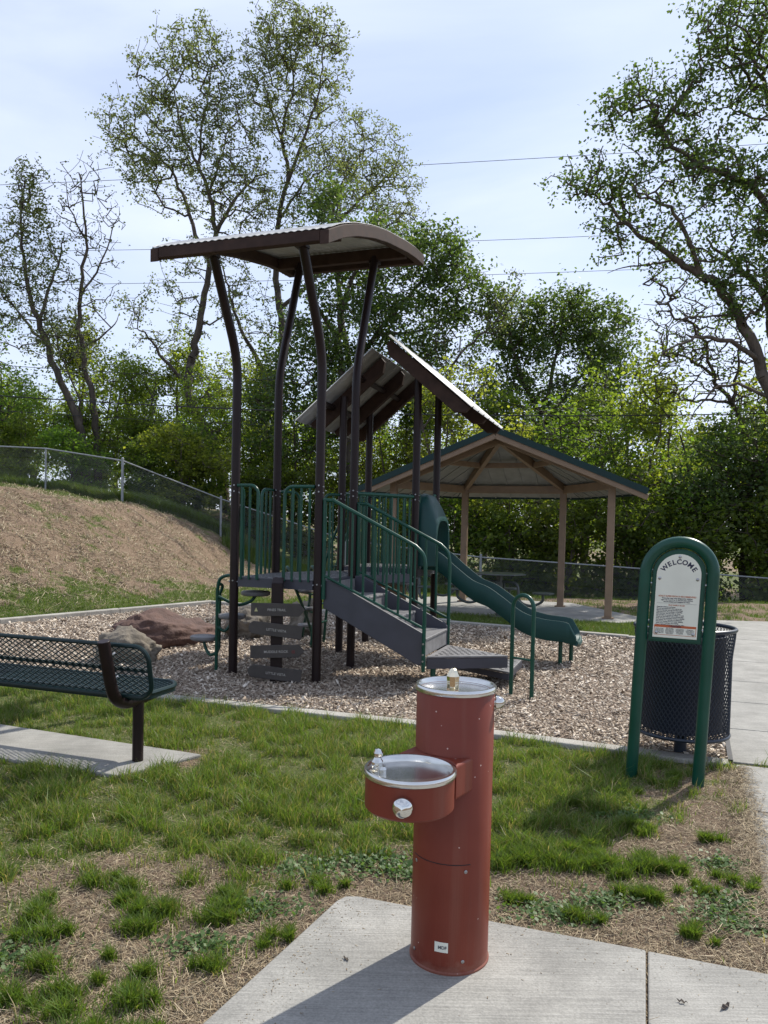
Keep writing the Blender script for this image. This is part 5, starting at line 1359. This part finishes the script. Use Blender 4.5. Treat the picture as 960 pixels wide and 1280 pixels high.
# ================================================================== OVERHEAD WIRES
def cable(p, q, sag, r, label, n=24):
    p = Vector(p); q = Vector(q); pts = [p + (q - p) * (k / n) + Vector((0, 0, -sag * 4 * (k / n) * (1 - k / n))) for k in range(n + 1)]
    mb = MB(); mb.tube(pts, r, 6); o = mb.build('overhead_cable', M['wire']); return tag(o, label, 'power line', 'overhead cables')
cable((-34, 23, 7.35), (34, 22.5, 7.3), 2.45, .017, 'thickest black overhead cable crossing the trees just above the play roofs')
cable((-34, 23.3, 6.95), (34, 22.8, 6.9), 2.45, .009, 'thin overhead wire close below the thickest black cable')
cable((-34, 23.6, 8.35), (34, 23.1, 8.3), 2.45, .009, 'thin overhead wire a little above the thickest black cable')
cable((-60, 44, 18.5), (66, 38, 25.5), 1.3, .013, 'highest overhead wire against the sky')
cable((-60, 44.3, 16.3), (66, 38.3, 21.2), 2.0, .012, 'second highest overhead wire against the sky')
cable((-60, 44.6, 14.3), (66, 38.6, 19.0), 1.6, .012, 'third overhead wire against the sky, lowest of the sky wires')

TREES = [
  ('young_leaf_tree', 'slim leaning tree in young leaf rising behind the chain-link fence at the far left', [([(-11.58, 30, 3.13), (-11.72, 30, 4.21), (-12.07, 30, 5.59), (-12.86, 30, 7.36), (-13.49, 30, 8.94), (-13.87, 30, 10.16), (-14.1, 30, 11.37), (-14.26, 30, 12.89), (-14.15, 30, 14.56)], 0.2), ([(-13.49, 30.0, 8.94), (-13.25, 30.27, 10.56), (-12.97, 30.54, 11.89), (-12.94, 30.81, 12.93)], 0.08), ([(-11.73, 30.0, 4.98), (-11.81, 29.7, 6.17), (-12.31, 29.4, 7.61), (-12.79, 29.1, 9.03), (-13.11, 28.8, 9.09)], 0.05), ([(-13.12, 30.0, 8.03), (-14.26, 30.32, 9.32), (-15.11, 30.64, 10.32), (-15.85, 30.95, 11.03)], 0.07)], [((-13.9, 30, 13.81), 0.81, 1.56, 150), ((-14.44, 30, 11.67), 1.06, 1.87, 150), ((-13.2, 30, 11.39), 0.94, 1.56, 110), ((-14.12, 30, 9.24), 1.56, 1.4, 130), ((-12.56, 30, 8.35), 1.25, 1.4, 60)], (0.105, 8, 0.5, 0.22)),
  ('bare_top_tree', 'slim tree with bare twiggy top beside the leaning tree at the left fence', [([(-11.52, 31, 3.19), (-11.6, 31, 4.47), (-11.74, 31, 6.06), (-12.11, 31, 7.65), (-12.38, 31, 9.23), (-12.36, 31, 10.81), (-12.12, 31, 12.39), (-12.26, 31, 13.95), (-12.5, 31, 15.35)], 0.17), ([(-12.36, 31.0, 10.49), (-11.67, 31.27, 11.86), (-11.3, 31.54, 13.24), (-11.08, 31.81, 14.31)], 0.05), ([(-12.38, 31.0, 12.7), (-12.52, 30.4, 13.7), (-12.53, 29.8, 14.66)], 0.04), ([(-12.11, 31.0, 8.28), (-11.24, 31.48, 9.37), (-11.09, 31.95, 10.15)], 0.05)], [((-12.01, 31, 13.8), 1.35, 1.94, 150), ((-11.79, 31, 11.45), 1.1, 1.61, 90), ((-12.18, 31, 8.91), 1.16, 1.29, 50)], (0.1, 1.5, 0.45, 0.2)),
  ('young_leaf_tree', 'tall open-crowned tree in fresh leaf, its round top left of the highest tree', [([(-6.95, 34, 3.48), (-7.5, 34, 4.7), (-8.23, 34, 6.08), (-8.74, 34, 7.3), (-8.68, 34, 8.52), (-8.45, 34, 9.39), (-8.19, 34, 11.13), (-7.9, 34, 12.87), (-7.65, 34, 14.25), (-7.95, 34, 15.79), (-8.49, 34, 17.15), (-9.1, 34, 18.33), (-9.53, 34, 19.69)], 0.27), ([(-7.9, 34.0, 12.87), (-8.38, 34.16, 13.78), (-9.07, 34.32, 15.56), (-9.74, 34.49, 17.0), (-10.4, 34.65, 17.93), (-11.17, 34.81, 19.04)], 0.12), ([(-7.65, 34.0, 14.43), (-6.89, 33.6, 15.31), (-5.97, 33.2, 16.17), (-5.23, 32.8, 16.34)], 0.1), ([(-8.49, 34.0, 17.15), (-8.32, 34.32, 19.2), (-8.17, 34.64, 20.75), (-8.4, 34.95, 21.97)], 0.06), ([(-7.95, 34.0, 15.79), (-7.4, 33.9, 17.64), (-6.98, 33.79, 18.96)], 0.06), ([(-8.74, 34.0, 7.64), (-9.78, 33.78, 8.62), (-10.42, 33.57, 9.59), (-11.05, 33.35, 9.86)], 0.1), ([(-10.2, 34.0, 17.63), (-11.55, 34.58, 18.57), (-12.64, 35.16, 19.01)], 0.05)], [((-8.95, 34, 20.38), 2.55, 2.48, 330), ((-10.84, 34, 18.47), 2.05, 1.95, 260), ((-7.01, 34, 18.38), 1.77, 2.48, 240), ((-9.25, 34, 16.62), 2.48, 1.77, 220), ((-6.62, 34, 15.65), 2.12, 1.77, 160), ((-8.28, 34, 22.09), 1.42, 0.99, 90), ((-8.14, 34, 12.17), 2.48, 1.77, 120), ((-10.04, 34, 10.4), 2.12, 1.42, 90)], (0.115, 9, 0.5, 0.24)),
  ('young_leaf_tree', 'highest tree with a forked trunk and airy crown, behind the arched play roof', [([(-4.92, 36, 2.9), (-5.15, 36, 5.13), (-5.52, 36, 7.35), (-5.65, 36, 8.09), (-6.15, 36, 9.37), (-6.92, 36, 10.64), (-7.38, 36, 12.09), (-7.74, 36, 13.55)], 0.22), ([(-5.52, 36.0, 7.35), (-5.04, 36.07, 9.04), (-5.0, 36.15, 10.35), (-5.11, 36.22, 11.66), (-5.34, 36.3, 13.34), (-5.34, 36.37, 14.84), (-5.26, 36.44, 16.16), (-4.89, 36.52, 18.04), (-5.23, 36.59, 19.72), (-4.89, 36.66, 21.23), (-4.74, 36.74, 22.56), (-5.04, 36.81, 24.25)], 0.22), ([(-4.82, 36.0, 17.8), (-3.89, 35.6, 19.61), (-3.35, 35.2, 21.18), (-3.17, 34.8, 22.7)], 0.09), ([(-5.14, 36.0, 19.42), (-5.88, 36.48, 21.47), (-6.48, 36.95, 23.57)], 0.07), ([(-5.19, 36.0, 15.98), (-4.25, 35.93, 17.06), (-3.33, 35.86, 17.77), (-2.61, 35.79, 18.3)], 0.07), ([(-5.08, 36.0, 11.6), (-3.24, 35.78, 13.22), (-2.36, 35.57, 15.69), (-2.73, 35.35, 16.84)], 0.1)], [((-5.12, 36, 24.1), 1.5, 1.57, 230), ((-3.45, 36, 23.06), 1.57, 2.06, 260), ((-6.0, 36, 22.29), 1.27, 2.06, 170), ((-3.94, 36, 20.17), 2.06, 2.06, 260), ((-3.15, 36, 17.3), 2.06, 1.87, 220), ((-5.14, 36, 15.07), 2.25, 1.87, 120), ((-6.19, 36, 11.39), 1.87, 1.87, 90)], (0.115, 9, 0.5, 0.24)),
  ('young_leaf_tree', 'pale thin-leaved tree between the highest tree and the open sky', [([(-1.28, 39, 3.11), (-1.79, 39, 7.93), (-2.49, 39, 12.7), (-2.84, 39, 15.86), (-2.99, 39, 17.36), (-2.42, 39, 18.83), (-1.45, 39, 20.22)], 0.2), ([(-2.85, 39.0, 16.26), (-1.61, 39.27, 17.98), (-0.43, 39.54, 19.11), (0.36, 39.81, 20.25)], 0.09), ([(-2.52, 39.0, 13.89), (-0.75, 38.4, 15.69), (0.4, 37.8, 16.64)], 0.09)], [((-1.25, 39, 20.23), 1.83, 2.03, 250), ((-0.01, 39, 18.29), 1.54, 2.03, 220), ((-2.42, 39, 18.63), 1.62, 1.62, 120), ((0.43, 39, 16.33), 1.62, 1.62, 120)], (0.115, 8, 0.6, 0.26)),
  ('leafy_tree', 'dense dark green maple right behind the arched play roof', [([(-1.33, 31, 2.13), (-1.45, 31, 4.7), (-1.68, 31, 6.61), (-1.94, 31, 8.51), (-1.82, 31, 10.41), (-1.22, 31, 12.0), (-0.28, 31, 12.97)], 0.24), ([(-1.69, 31.0, 7.25), (-0.52, 31.27, 9.24), (0.74, 31.54, 10.95), (2.02, 31.81, 12.35)], 0.13), ([(-1.85, 31.0, 8.83), (-2.88, 30.4, 10.22), (-3.16, 29.8, 11.25)], 0.1), ([(-0.52, 31.0, 9.18), (1.41, 31.48, 9.66), (3.05, 31.95, 10.8)], 0.08), ([(-1.67, 31.0, 5.97), (-2.71, 30.9, 7.2), (-3.67, 30.79, 8.11)], 0.08)], [((-2.38, 31, 14.33), 1.03, 0.9, 100), ((-0.59, 31, 12.33), 2.42, 1.35, 420), ((1.8, 31, 12.38), 1.45, 1.23, 300), ((-1.81, 31, 9.78), 2.1, 1.77, 420), ((1.06, 31, 9.84), 2.26, 1.61, 420), ((3.28, 31, 10.68), 1.45, 1.13, 200), ((-3.37, 31, 7.84), 1.77, 1.94, 330), ((-1.43, 31, 6.93), 1.94, 1.94, 380), ((-4.28, 31, 5.27), 1.94, 1.94, 300), ((1.13, 31, 7.31), 1.61, 1.61, 200)], (0.15, 11, 0.25, 0.42)),
  ('leafy_tree', 'rounded maple showing above the pavilion ridge', [([(6.54, 33, 2.35), (6.48, 33, 4.4), (6.56, 33, 6.45), (6.98, 33, 8.15), (7.27, 33, 9.85), (7.4, 33, 11.03)], 0.18), ([(6.58, 33.0, 5.77), (7.75, 33.27, 7.54), (8.98, 33.54, 8.99), (9.71, 33.81, 10.1)], 0.1), ([(6.56, 33.0, 6.45), (5.55, 32.6, 8.04), (5.11, 32.2, 9.27), (4.85, 31.8, 10.47)], 0.1), ([(6.6, 33.0, 5.09), (4.7, 33.48, 6.82), (4.04, 33.95, 7.92)], 0.08)], [((7.24, 33, 10.69), 1.55, 1.3, 330), ((5.73, 33, 10.15), 1.37, 1.37, 260), ((9.13, 33, 10.06), 1.44, 1.3, 330), ((4.58, 33, 8.77), 1.37, 1.72, 240), ((7.32, 33, 8.16), 2.58, 1.72, 450), ((9.72, 33, 7.87), 1.3, 1.72, 260), ((5.33, 33, 6.42), 2.06, 1.55, 260), ((8.76, 33, 5.82), 2.06, 1.37, 260)], (0.15, 10, 0.38, 0.4)),
  ('thin_sapling', 'thin crooked tree with bare grey branches between the two maples', [([(2.92, 30, 2.21), (2.78, 30, 4.07), (2.43, 30, 5.61), (2.34, 30, 6.84), (2.61, 30, 8.08), (3.52, 30, 9.02), (4.27, 30, 9.8), (4.86, 30, 10.88)], 0.11), ([(2.43, 30.0, 5.61), (3.16, 30.41, 6.62), (3.66, 30.81, 7.65)], 0.04), ([(2.33, 30.0, 7.15), (1.9, 29.4, 7.93), (1.75, 28.8, 8.68)], 0.04)], [((2.3, 30, 8.38), 1.09, 1.09, 60), ((4.27, 30, 9.95), 0.78, 0.94, 80), ((4.85, 30, 11.19), 0.37, 0.47, 12), ((3.26, 30, 7.17), 0.94, 0.94, 40)], (0.11, 4, 0.4, 0.25)),
  ('large_tree', 'huge leaning tree filling the upper right corner', [([(11.03, 20, 0.94), (10.76, 20, 2.59), (10.4, 20, 3.83), (9.93, 20, 5.05), (9.54, 20, 6.07), (9.02, 20, 7.18), (8.48, 20, 7.88), (7.96, 20, 8.17), (7.43, 20, 8.51), (6.8, 20, 8.96), (6.27, 20, 9.25), (5.64, 20, 9.8), (5.22, 20, 10.14)], 0.21), ([(9.93, 20.0, 5.05), (10.02, 20.16, 6.53), (9.89, 20.32, 7.6), (9.3, 20.49, 8.47), (8.83, 20.65, 8.93), (8.35, 20.81, 9.4)], 0.16), ([(9.54, 20.0, 6.07), (8.4, 19.7, 6.48), (7.67, 19.4, 6.43), (6.97, 19.1, 6.11), (6.31, 18.8, 5.35)], 0.07), ([(9.73, 20.0, 7.5), (10.27, 20.19, 9.21), (10.41, 20.38, 10.93), (10.03, 20.57, 12.45), (9.54, 20.76, 13.79), (9.27, 20.95, 14.93)], 0.16), ([(10.18, 20.0, 9.14), (9.18, 19.96, 10.41), (8.13, 19.92, 10.77), (7.28, 19.88, 11.23), (6.63, 19.83, 11.99), (6.09, 19.79, 12.75)], 0.11), ([(9.75, 20.0, 12.15), (10.14, 19.68, 13.37), (10.12, 19.35, 14.33)], 0.1), ([(7.43, 20.0, 8.51), (6.59, 20.58, 8.64), (5.91, 21.16, 8.61)], 0.04), ([(7.96, 20.0, 8.17), (7.26, 19.65, 9.34), (6.52, 19.29, 9.77), (5.81, 18.94, 9.89)], 0.07), ([(9.93, 20.0, 5.05), (8.84, 20.14, 5.46), (8.29, 20.28, 5.06), (7.95, 20.41, 4.45)], 0.05), ([(9.02, 20.0, 7.18), (8.37, 20.15, 7.21), (7.6, 20.3, 7.13), (7.25, 20.46, 6.74)], 0.04)], [((8.54, 20, 14.42), 1.14, 0.94, 360), ((9.81, 20, 13.15), 1.25, 1.35, 420), ((7.88, 20, 12.91), 0.62, 0.83, 120), ((6.27, 20, 12.37), 1.08, 0.79, 260), ((7.21, 20, 11.79), 0.79, 0.67, 120), ((5.0, 20, 10.54), 0.87, 0.71, 130), ((6.13, 20, 10.46), 1.04, 0.75, 170), ((8.16, 20, 10.81), 1.14, 1.04, 330), ((9.33, 20, 9.93), 1.04, 1.25, 380), ((7.4, 20, 9.28), 1.04, 0.83, 150), ((9.09, 20, 8.0), 0.94, 0.94, 260), ((5.66, 20, 9.14), 0.67, 0.67, 80), ((10.53, 20, 8.13), 1.25, 1.87, 330), ((8.25, 20, 8.49), 1.04, 0.62, 60)], (0.1, 9, 0.22, 0.26)),
  ('bare_branch_tree', 'twiggy tree with few leaves below the huge leaning tree', [([(11.34, 23, 1.78), (11.16, 23, 3.2), (10.76, 23, 4.38), (10.24, 23, 5.44), (9.61, 23, 6.25), (9.0, 23, 6.71), (8.4, 23, 6.93)], 0.12), ([(10.24, 23.0, 5.44), (9.51, 23.27, 5.58), (8.89, 23.54, 5.61), (8.27, 23.81, 5.4)], 0.05), ([(9.61, 23.0, 6.25), (9.18, 22.6, 7.09), (8.53, 22.2, 7.66), (7.92, 21.8, 7.98)], 0.05), ([(10.76, 23.0, 4.38), (10.12, 23.48, 4.66), (9.35, 23.95, 4.21)], 0.05), ([(10.24, 23.0, 5.44), (10.38, 22.9, 6.71), (10.18, 22.79, 7.62)], 0.06)], [((8.6, 23, 7.87), 1.08, 0.96, 170), ((8.89, 23, 6.47), 1.44, 0.96, 220), ((9.81, 23, 7.43), 1.08, 1.2, 170), ((10.57, 23, 6.03), 0.96, 1.2, 130), ((8.33, 23, 9.04), 0.72, 0.72, 60)], (0.085, 1.5, 0.3, 0.2)),
  ('leafy_tree', 'dark leafy tree at the right edge below the huge leaning tree', [([(10.31, 22, 0.84), (10.3, 22, 2.21), (10.44, 22, 3.35), (10.51, 22, 4.49)], 0.14), ([(10.3, 22.0, 2.21), (9.71, 22.41, 3.13), (9.39, 22.81, 3.86)], 0.07), ([(10.45, 22.0, 3.13), (10.79, 21.4, 3.98), (10.89, 20.8, 4.78)], 0.07)], [((10.3, 22, 4.03), 1.37, 1.03, 170), ((9.3, 22, 3.33), 1.14, 1.03, 130), ((10.92, 22, 2.68), 1.26, 1.37, 170), ((9.58, 22, 1.97), 1.37, 1.14, 120)], (0.12, 14, 0.2, 0.4)),
]

# ================================================================== TREES
class Skeleton:
    def __init__(s): s.P = []; s.par = []; s.cap = []
    def add(s, p, par): s.P.append(np.asarray(p, float)); s.par.append(par); return len(s.P) - 1
def grow(limbs, tips, seed, twig=.006, step=.35, wig=.06):
    """limbs: main limbs as polylines with a base radius; every tip point joins the nearest wood by a bent twig"""
    r_ = np.random.default_rng(seed); sk = Skeleton(); rad = {}
    for li, (pts, r0) in enumerate(limbs):
        pts = [np.array(p, float) for p in pts]
        if li == 0: par = -1
        else:
            A = np.array(sk.P); par = int(np.argmin(((A - pts[0]) ** 2).sum(1))); pts = pts[1:]; 
            pts = [sk.P[par]] + pts
        C = [np.array(v) for v in bez([tuple(p) for p in pts], 4)]
        n = len(C)
        for i, p in enumerate(C):
            if li > 0 and i == 0: continue
            j = p + r_.normal(0, .035, 3) * (i > 0)
            par = sk.add(j, par); rad[par] = r0 * (1 - .90 * (i / n) ** .9)
    order = np.argsort([min(np.linalg.norm(sk.P[k] - t) for k in range(0, len(sk.P), 3)) for t in tips])
    cap = len(sk.P) + len(tips) * 12; A = np.zeros((cap, 3)); na = len(sk.P); A[:na] = np.array(sk.P); tipn = []
    zmin = tips[:, 2].min() - 2.0
    for ti in order:
        t = tips[ti]; d = A[:na] - t; dist = np.sqrt((d ** 2).sum(1)) + np.maximum(0, A[:na, 2] - t[2]) * .8
        j = int(np.argmin(dist)); p = sk.P[j]; L = np.linalg.norm(t - p); k = max(1, int(L / step)); par = j
        for i in range(1, k + 1):
            f = i / k; q = p + (t - p) * f + np.array([0, 0, .10 * L * math.sin(math.pi * f)]) * .5
            if i < k: q = q + r_.normal(0, wig * min(1, L), 3)
            par = sk.add(q, par); A[na] = q; na += 1
        tipn.append(par)
    n = len(sk.P); w = np.zeros(n); 
    for q in tipn: w[q] += 1
    for i in range(n - 1, 0, -1): w[sk.par[i]] += w[i] if sk.par[i] >= 0 else 0
    rr = twig * np.maximum(w, 1) ** .42
    for i, v in rad.items(): rr[i] = max(v, .5 * rr[i])
    P = np.array(sk.P); par = np.array(sk.par); k = par >= 0
    for i in range(1, n):
        if par[i] >= 0: rr[i] = min(rr[i], rr[par[i]])
    return P, par, rr, np.array(tipn)
def leaf_mesh(name, C, size, seed, droop=.25, cup=.25):
    """one folded rhombus per leaf"""
    r_ = np.random.default_rng(seed); m = len(C)
    az = r_.uniform(0, 2 * math.pi, m); el = r_.normal(-droop, .55, m)
    d = np.stack([np.cos(az) * np.cos(el), np.sin(az) * np.cos(el), np.sin(el)], 1)
    t = r_.normal(size=(m, 3)); s = np.cross(d, t + np.array([0, 0, 1.2])); s /= np.linalg.norm(s, axis=1, keepdims=True); u = np.cross(s, d)
    L = size * r_.uniform(.65, 1.3, m)[:, None]
    V = np.stack([C, C + d * L * .5 + s * L * .36 + u * L * cup * .3, C + d * L, C + d * L * .45 - s * L * .36 + u * L * cup * .3], 1).reshape(-1, 3)
    b = (np.arange(m) * 4)[:, None]
    F = [np.array([[0, 1, 2]]) + b, np.array([[0, 2, 3]]) + b]
    rn = r_.beta(2, 2, m)
    return V, F, np.concatenate([rn, rn])
def make_tree(name, label, limbs, tips, leafp, mat, seed, cat='tree', group=None, base=None, young=False):
    base = np.array(limbs[0][0][0] if base is None else base, float)
    P, par, rr, tipn = grow(limbs, tips, seed, twig=.0075 if young else .006, wig=.03 if young else .05)
    root = empty(name, tuple(base), 0, label, cat, group)
    k = par >= 0; i = np.where(k)[0]; r0 = rr[par[i]].copy(); big = rr[i] > .03
    r0 = np.where(r0 > rr[i] * 1.6, rr[i] * 1.25, r0)
    dirv = P[i] - P[par[i]]; ext = P[i] + dirv / np.maximum(np.linalg.norm(dirv, axis=1, keepdims=True), 1e-6) * (rr[i] * .35)[:, None]
    V1 = edges_mesh('trunk', P[par[i]] - base, ext - base, r0, rr[i], 7)
    link_mesh('trunk', V1, M['bark'], root, True)
    size, per, tone, spread = leafp
    r_ = np.random.default_rng(seed + 1)
    # leaves in small clumps round the twig ends and along the last twigs
    last = np.unique(np.concatenate([tipn, par[tipn], par[par[tipn]]])); last = last[last >= 0]; last = last[rr[last] < .05]
    if young: last = np.unique(np.concatenate([tipn, par[tipn][::2]]))
    per_i = max(1, int(round(per)));
    cl = np.repeat(P[last], max(1, per_i), 0)
    clump = np.repeat(r_.normal(0, spread * .5, (len(last), 3)), max(1, per_i), 0)
    C = cl + clump * np.array([1, 1, .75]) + r_.normal(0, spread * .42, cl.shape) * np.array([1, 1, .7])
    if per < 1.9: C = C[r_.uniform(0, 1, len(C)) < per / 2]
    V, F, rn = leaf_mesh('crown', C - base, size, seed + 2)
    rn = np.clip(rn + (tone - .4) * .5, 0, 1)
    link_mesh('crown', np_mesh('crown', V, F, rn), mat, root)
    print(name, 'leaves', len(C), 'nodes', len(P)); return root
def blob_tips(blobs, seed, grp=3.0, mul=1.0):
    r_ = np.random.default_rng(seed); out = []
    for (c, rx, rz, n) in blobs:
        n = int(n * mul)
        v = r_.normal(size=(n, 3)); v /= np.linalg.norm(v, axis=1, keepdims=True); v *= (r_.uniform(.12, 1, (n, 1)) ** .42)
        # twig ends gather in bunches with open air between them
        nb = max(3, int(n / grp)); ctr = v[:nb]; pick = r_.integers(0, nb, n)
        sd = .30 / max(rx, .3) ** .5 * .62
        v = ctr[pick] + r_.normal(0, sd, (n, 3)) * r_.uniform(.3, 1, (nb, 1))[pick]
        out.append(np.array(c) + v * np.array([rx, rx * .95, rz]))
    return np.concatenate(out)
for ti, (name, label, limbs, blobs, leafp) in enumerate(TREES):
    mat = M['leaf_young'] if leafp[2] >= .4 else M['leaf_dark']
    if name == 'large_tree': mat = M['leaf_dark']
    gz = float(hgt(limbs[0][0][0][0], limbs[0][0][0][1]))
    b0 = limbs[0][0][0]; L0 = [(b0[0], b0[1], gz - .2)] + list(limbs[0][0][1:]) if b0[2] < gz + .3 or True else limbs[0][0]
    limbs = [(L0, limbs[0][1])] + list(limbs[1:])
    young = leafp[2] >= .4 or name in ('large_tree', 'thin_sapling', 'bare_branch_tree')
    make_tree(name, label, limbs, blob_tips(blobs, 100 + ti, 1.6 if young else 4.0, (.72 if name == 'large_tree' else 1.35) if young else 1.0), leafp, mat, 200 + ti, group=None, young=young)

# --- woodland understorey: five kinds, each with its own trunk and crown, set out one by one
def kind(name, seed, h, w, stems, n, leafp, low=.15):
    r_ = np.random.default_rng(seed); limbs = []
    for k in range(stems):
        a = 2 * math.pi * k / stems + r_.uniform(0, 1); rad = w * r_.uniform(.15, .5)
        top = (rad * math.cos(a), rad * math.sin(a), h * r_.uniform(.7, .95)); mid = (top[0] * .35 + r_.normal(0, .1), top[1] * .35, h * .42)
        limbs.append(([(0, 0, -.3), (r_.normal(0, .05), r_.normal(0, .05), h * .12), mid, top], .022 * h * (1 if k == 0 else .7)))
    bl = []
    for k in range(13):
        a = r_.uniform(0, 6.28); q = r_.uniform(.1, .95); z = h * r_.uniform(low, .92); rad = w * .62 * q * (1.15 - .55 * abs(z / h - .5) * 2)
        bl.append(((rad * math.cos(a), rad * math.sin(a), z), w * r_.uniform(.24, .42), h * r_.uniform(.09, .16), n // 13))
    tips = blob_tips(bl, seed + 3); tips[:, 2] = np.maximum(tips[:, 2], .15)
    return make_tree(name, 'x', limbs, tips, leafp, M['leaf_mid'], seed + 5)
K = [kind('woodland_tree', 501, 7.2, 2.6, 3, 620, (.13, 9, .45, .34), .12), kind('woodland_tree', 502, 6.0, 2.9, 4, 640, (.12, 9, .6, .34), .10), kind('woodland_tree', 503, 8.4, 2.4, 2, 560, (.13, 10, .35, .36), .22),
     kind('bush', 504, 3.0, 2.0, 5, 420, (.105, 15, .5, .26), .06), kind('bush', 505, 2.2, 1.6, 5, 330, (.10, 15, .3, .24), .05)]
def copy_tree(o):
    c = o.copy(); COL.objects.link(c)
    for ch in list(o.children):
        d = ch.copy(); COL.objects.link(d); d.parent = c
    return c
PLACES = [  # kind, x, y, scale, turn
 # left, behind the fence on the slope
 (0, -16.7, 30.5, 1.03, 0.3), (1, -14.5, 29.0, 0.86, 1.9), (2, -19.3, 34.5, 1.08, 4.1), (1, -12.0, 32.8, 1.03, 3.3), (0, -9.9, 30.8, 0.78, 5.0), (2, -14.7, 36.8, 1.08, .9), (1, -7.6, 31.3, 0.93, 2.7), (0, -5.6, 33.9, 1.03, 1.2),
 (1, -3.7, 31.5, 1.03, 4.6), (0, -1.8, 33.1, 1.08, .2), (2, -10.2, 38.5, 1.03, 2.2), (1, 0.2, 31.6, 0.97, 3.9), (0, -7.1, 39.7, 1.1, 5.5), (2, -3.3, 39.1, 1.03, .6), (3, -13.1, 27.3, 0.86, 1.0), (4, -11.2, 27.6, 0.97, 2.0), (3, -7.1, 28.9, 1.03, 3.0), (4, -4.5, 29.6, 1.3, 4.0), (3, -2.5, 29.4, 1.19, 5.0), (4, -15.4, 27.0, 0.97, .4),
 (3, -8.9, 27.8, 0.76, .8),
 (3, -16.0, 31.0, 1.1, 1.5), (3, -12.5, 31.5, 1.15, 2.5), (4, -9.5, 31.0, 1.3, 3.5), (3, -8.0, 30.0, 1.1, .2), (3, -5.2, 31.0, 1.1, 4.4), (4, -14.2, 28.0, 1.1, 5.1), (4, -7.1, 27.2, 1.2, 1.6),
 # centre, behind the play structure and pavilion
 (0, 2.0, 26.0, 1.0, 2.5), (1, 3.8, 25.0, 1.0, 5.3), (3, .6, 25.6, 1.2, .1), (4, 2.3, 24.2, 1.3, 1.3), (3, 3.9, 23.4, 1.15, 2.3), (2, 1.2, 32.5, 1.0, 3.1), (0, 4.6, 29.8, 1.05, 4.4), (1, 5.9, 24.4, 1.05, 1.6), (4, 5.4, 22.6, 1.3, 3.4),
 # right
 (0, 7.9, 24.0, 1.05, .8), (3, 7.2, 22.2, 1.25, 4.2), (1, 9.6, 23.0, 1.0, 2.9), (4, 8.9, 21.5, 1.4, 5.2), (0, 11.6, 22.6, 1.0, 5.9), (3, 10.6, 21.2, 1.25, .5), (1, 13.4, 22.4, 1.0, 1.1), (4, 12.2, 20.6, 1.4, 2.6), (3, 13.7, 20.2, 1.2, 3.7), (2, 7.6, 29.0, 1.0, 1.5),
 (0, 10.2, 28.2, 1.08, 3.5), (2, 13.2, 27.6, .98, 4.9), (1, 15.8, 25.4, 1.0, .7), (2, 17.0, 31.0, 1.0, 2.1), (1, 11.9, 33.0, 1.1, 5.1), (0, 7.6, 35.0, 1.1, 1.9), (0, 15.2, 36.5, 1.15, 4.0), (1, 3.6, 37.0, 1.1, 2.4), (2, -.6, 38.5, 1.0, 5.7), (0, -12, 38.5, .95, .3), (1, -17.5, 37.0, 1.0, 1.7), (2, -19.5, 33.5, 1.0, 3.9), (1, -4.8, 40, 1.05, 3.2),
 (1, 8.9, 40.5, 1.15, .9), (0, 20.0, 39.0, 1.1, 2.8), (1, -22.5, 38.0, 1.0, 4.8), (2, 19.5, 34.0, 1.0, 5.4),
 (0, -9.6, 43, 1.0, 1.1), (1, 13.0, 44, 1.2, 2.0), (0, 1.6, 44, 1.1, 3.3), (1, -15.4, 44, 1.0, 4.4), (0, 18.6, 46, 1.2, 5.0), (1, -21, 46, 1.1, .5), (0, 24, 44, 1.1, 1.4), (1, -1.6, 49, 1.1, 2.2), (0, 6.4, 49, 1.2, 3.0)]
LBL = {0: ('broad leafy tree', 'tree'), 1: ('bushy low-crowned tree', 'tree'), 2: ('slender tall woodland tree', 'tree'), 3: ('large round bush', 'bush'), 4: ('small dense bush', 'bush')}
used = {}
groups = {0: 'woodland trees and bushes beyond the fence'}
ORD = ['first', 'second', 'third', 'fourth', 'fifth', 'sixth', 'seventh', 'eighth']
def zone(x, y):
    px = x / y
    return ('far left' if px < -.33 else 'left slope' if px < -.18 else 'play structure' if px < .06 else 'pavilion' if px < .27 else 'right', 0 if y < 28.5 else 1 if y < 36 else 2)
for (k, x, y, s, rz) in PLACES:
    o = K[k] if k not in used else copy_tree(K[k]); used[k] = 1
    o.location = (x, y, float(hgt(x, y)) - .1); o.scale = (s, s, s); o.rotation_euler = (0, 0, rz)
    zn, row = zone(x, y); nm, cat = LBL[k]
    same = sorted(p[1] / p[2] for p in PLACES if p[0] == k and zone(p[1], p[2]) == (zn, row))
    rows = ['front row', 'middle', 'far depth'][row]
    wh = {'far left': 'beyond the fence at the far left', 'left slope': 'beyond the fence on the slope', 'play structure': 'behind the play structure', 'pavilion': 'behind the pavilion', 'right': 'behind the right part of the fence'}[zn]
    which = ', ' + ORD[same.index(x / y)] + ' from left' if len(same) > 1 else ''
    o['label'] = nm + which + ', wood ' + rows + ' ' + wh
    o['category'] = cat; o['group'] = nm + ' in the wood beyond the fence'
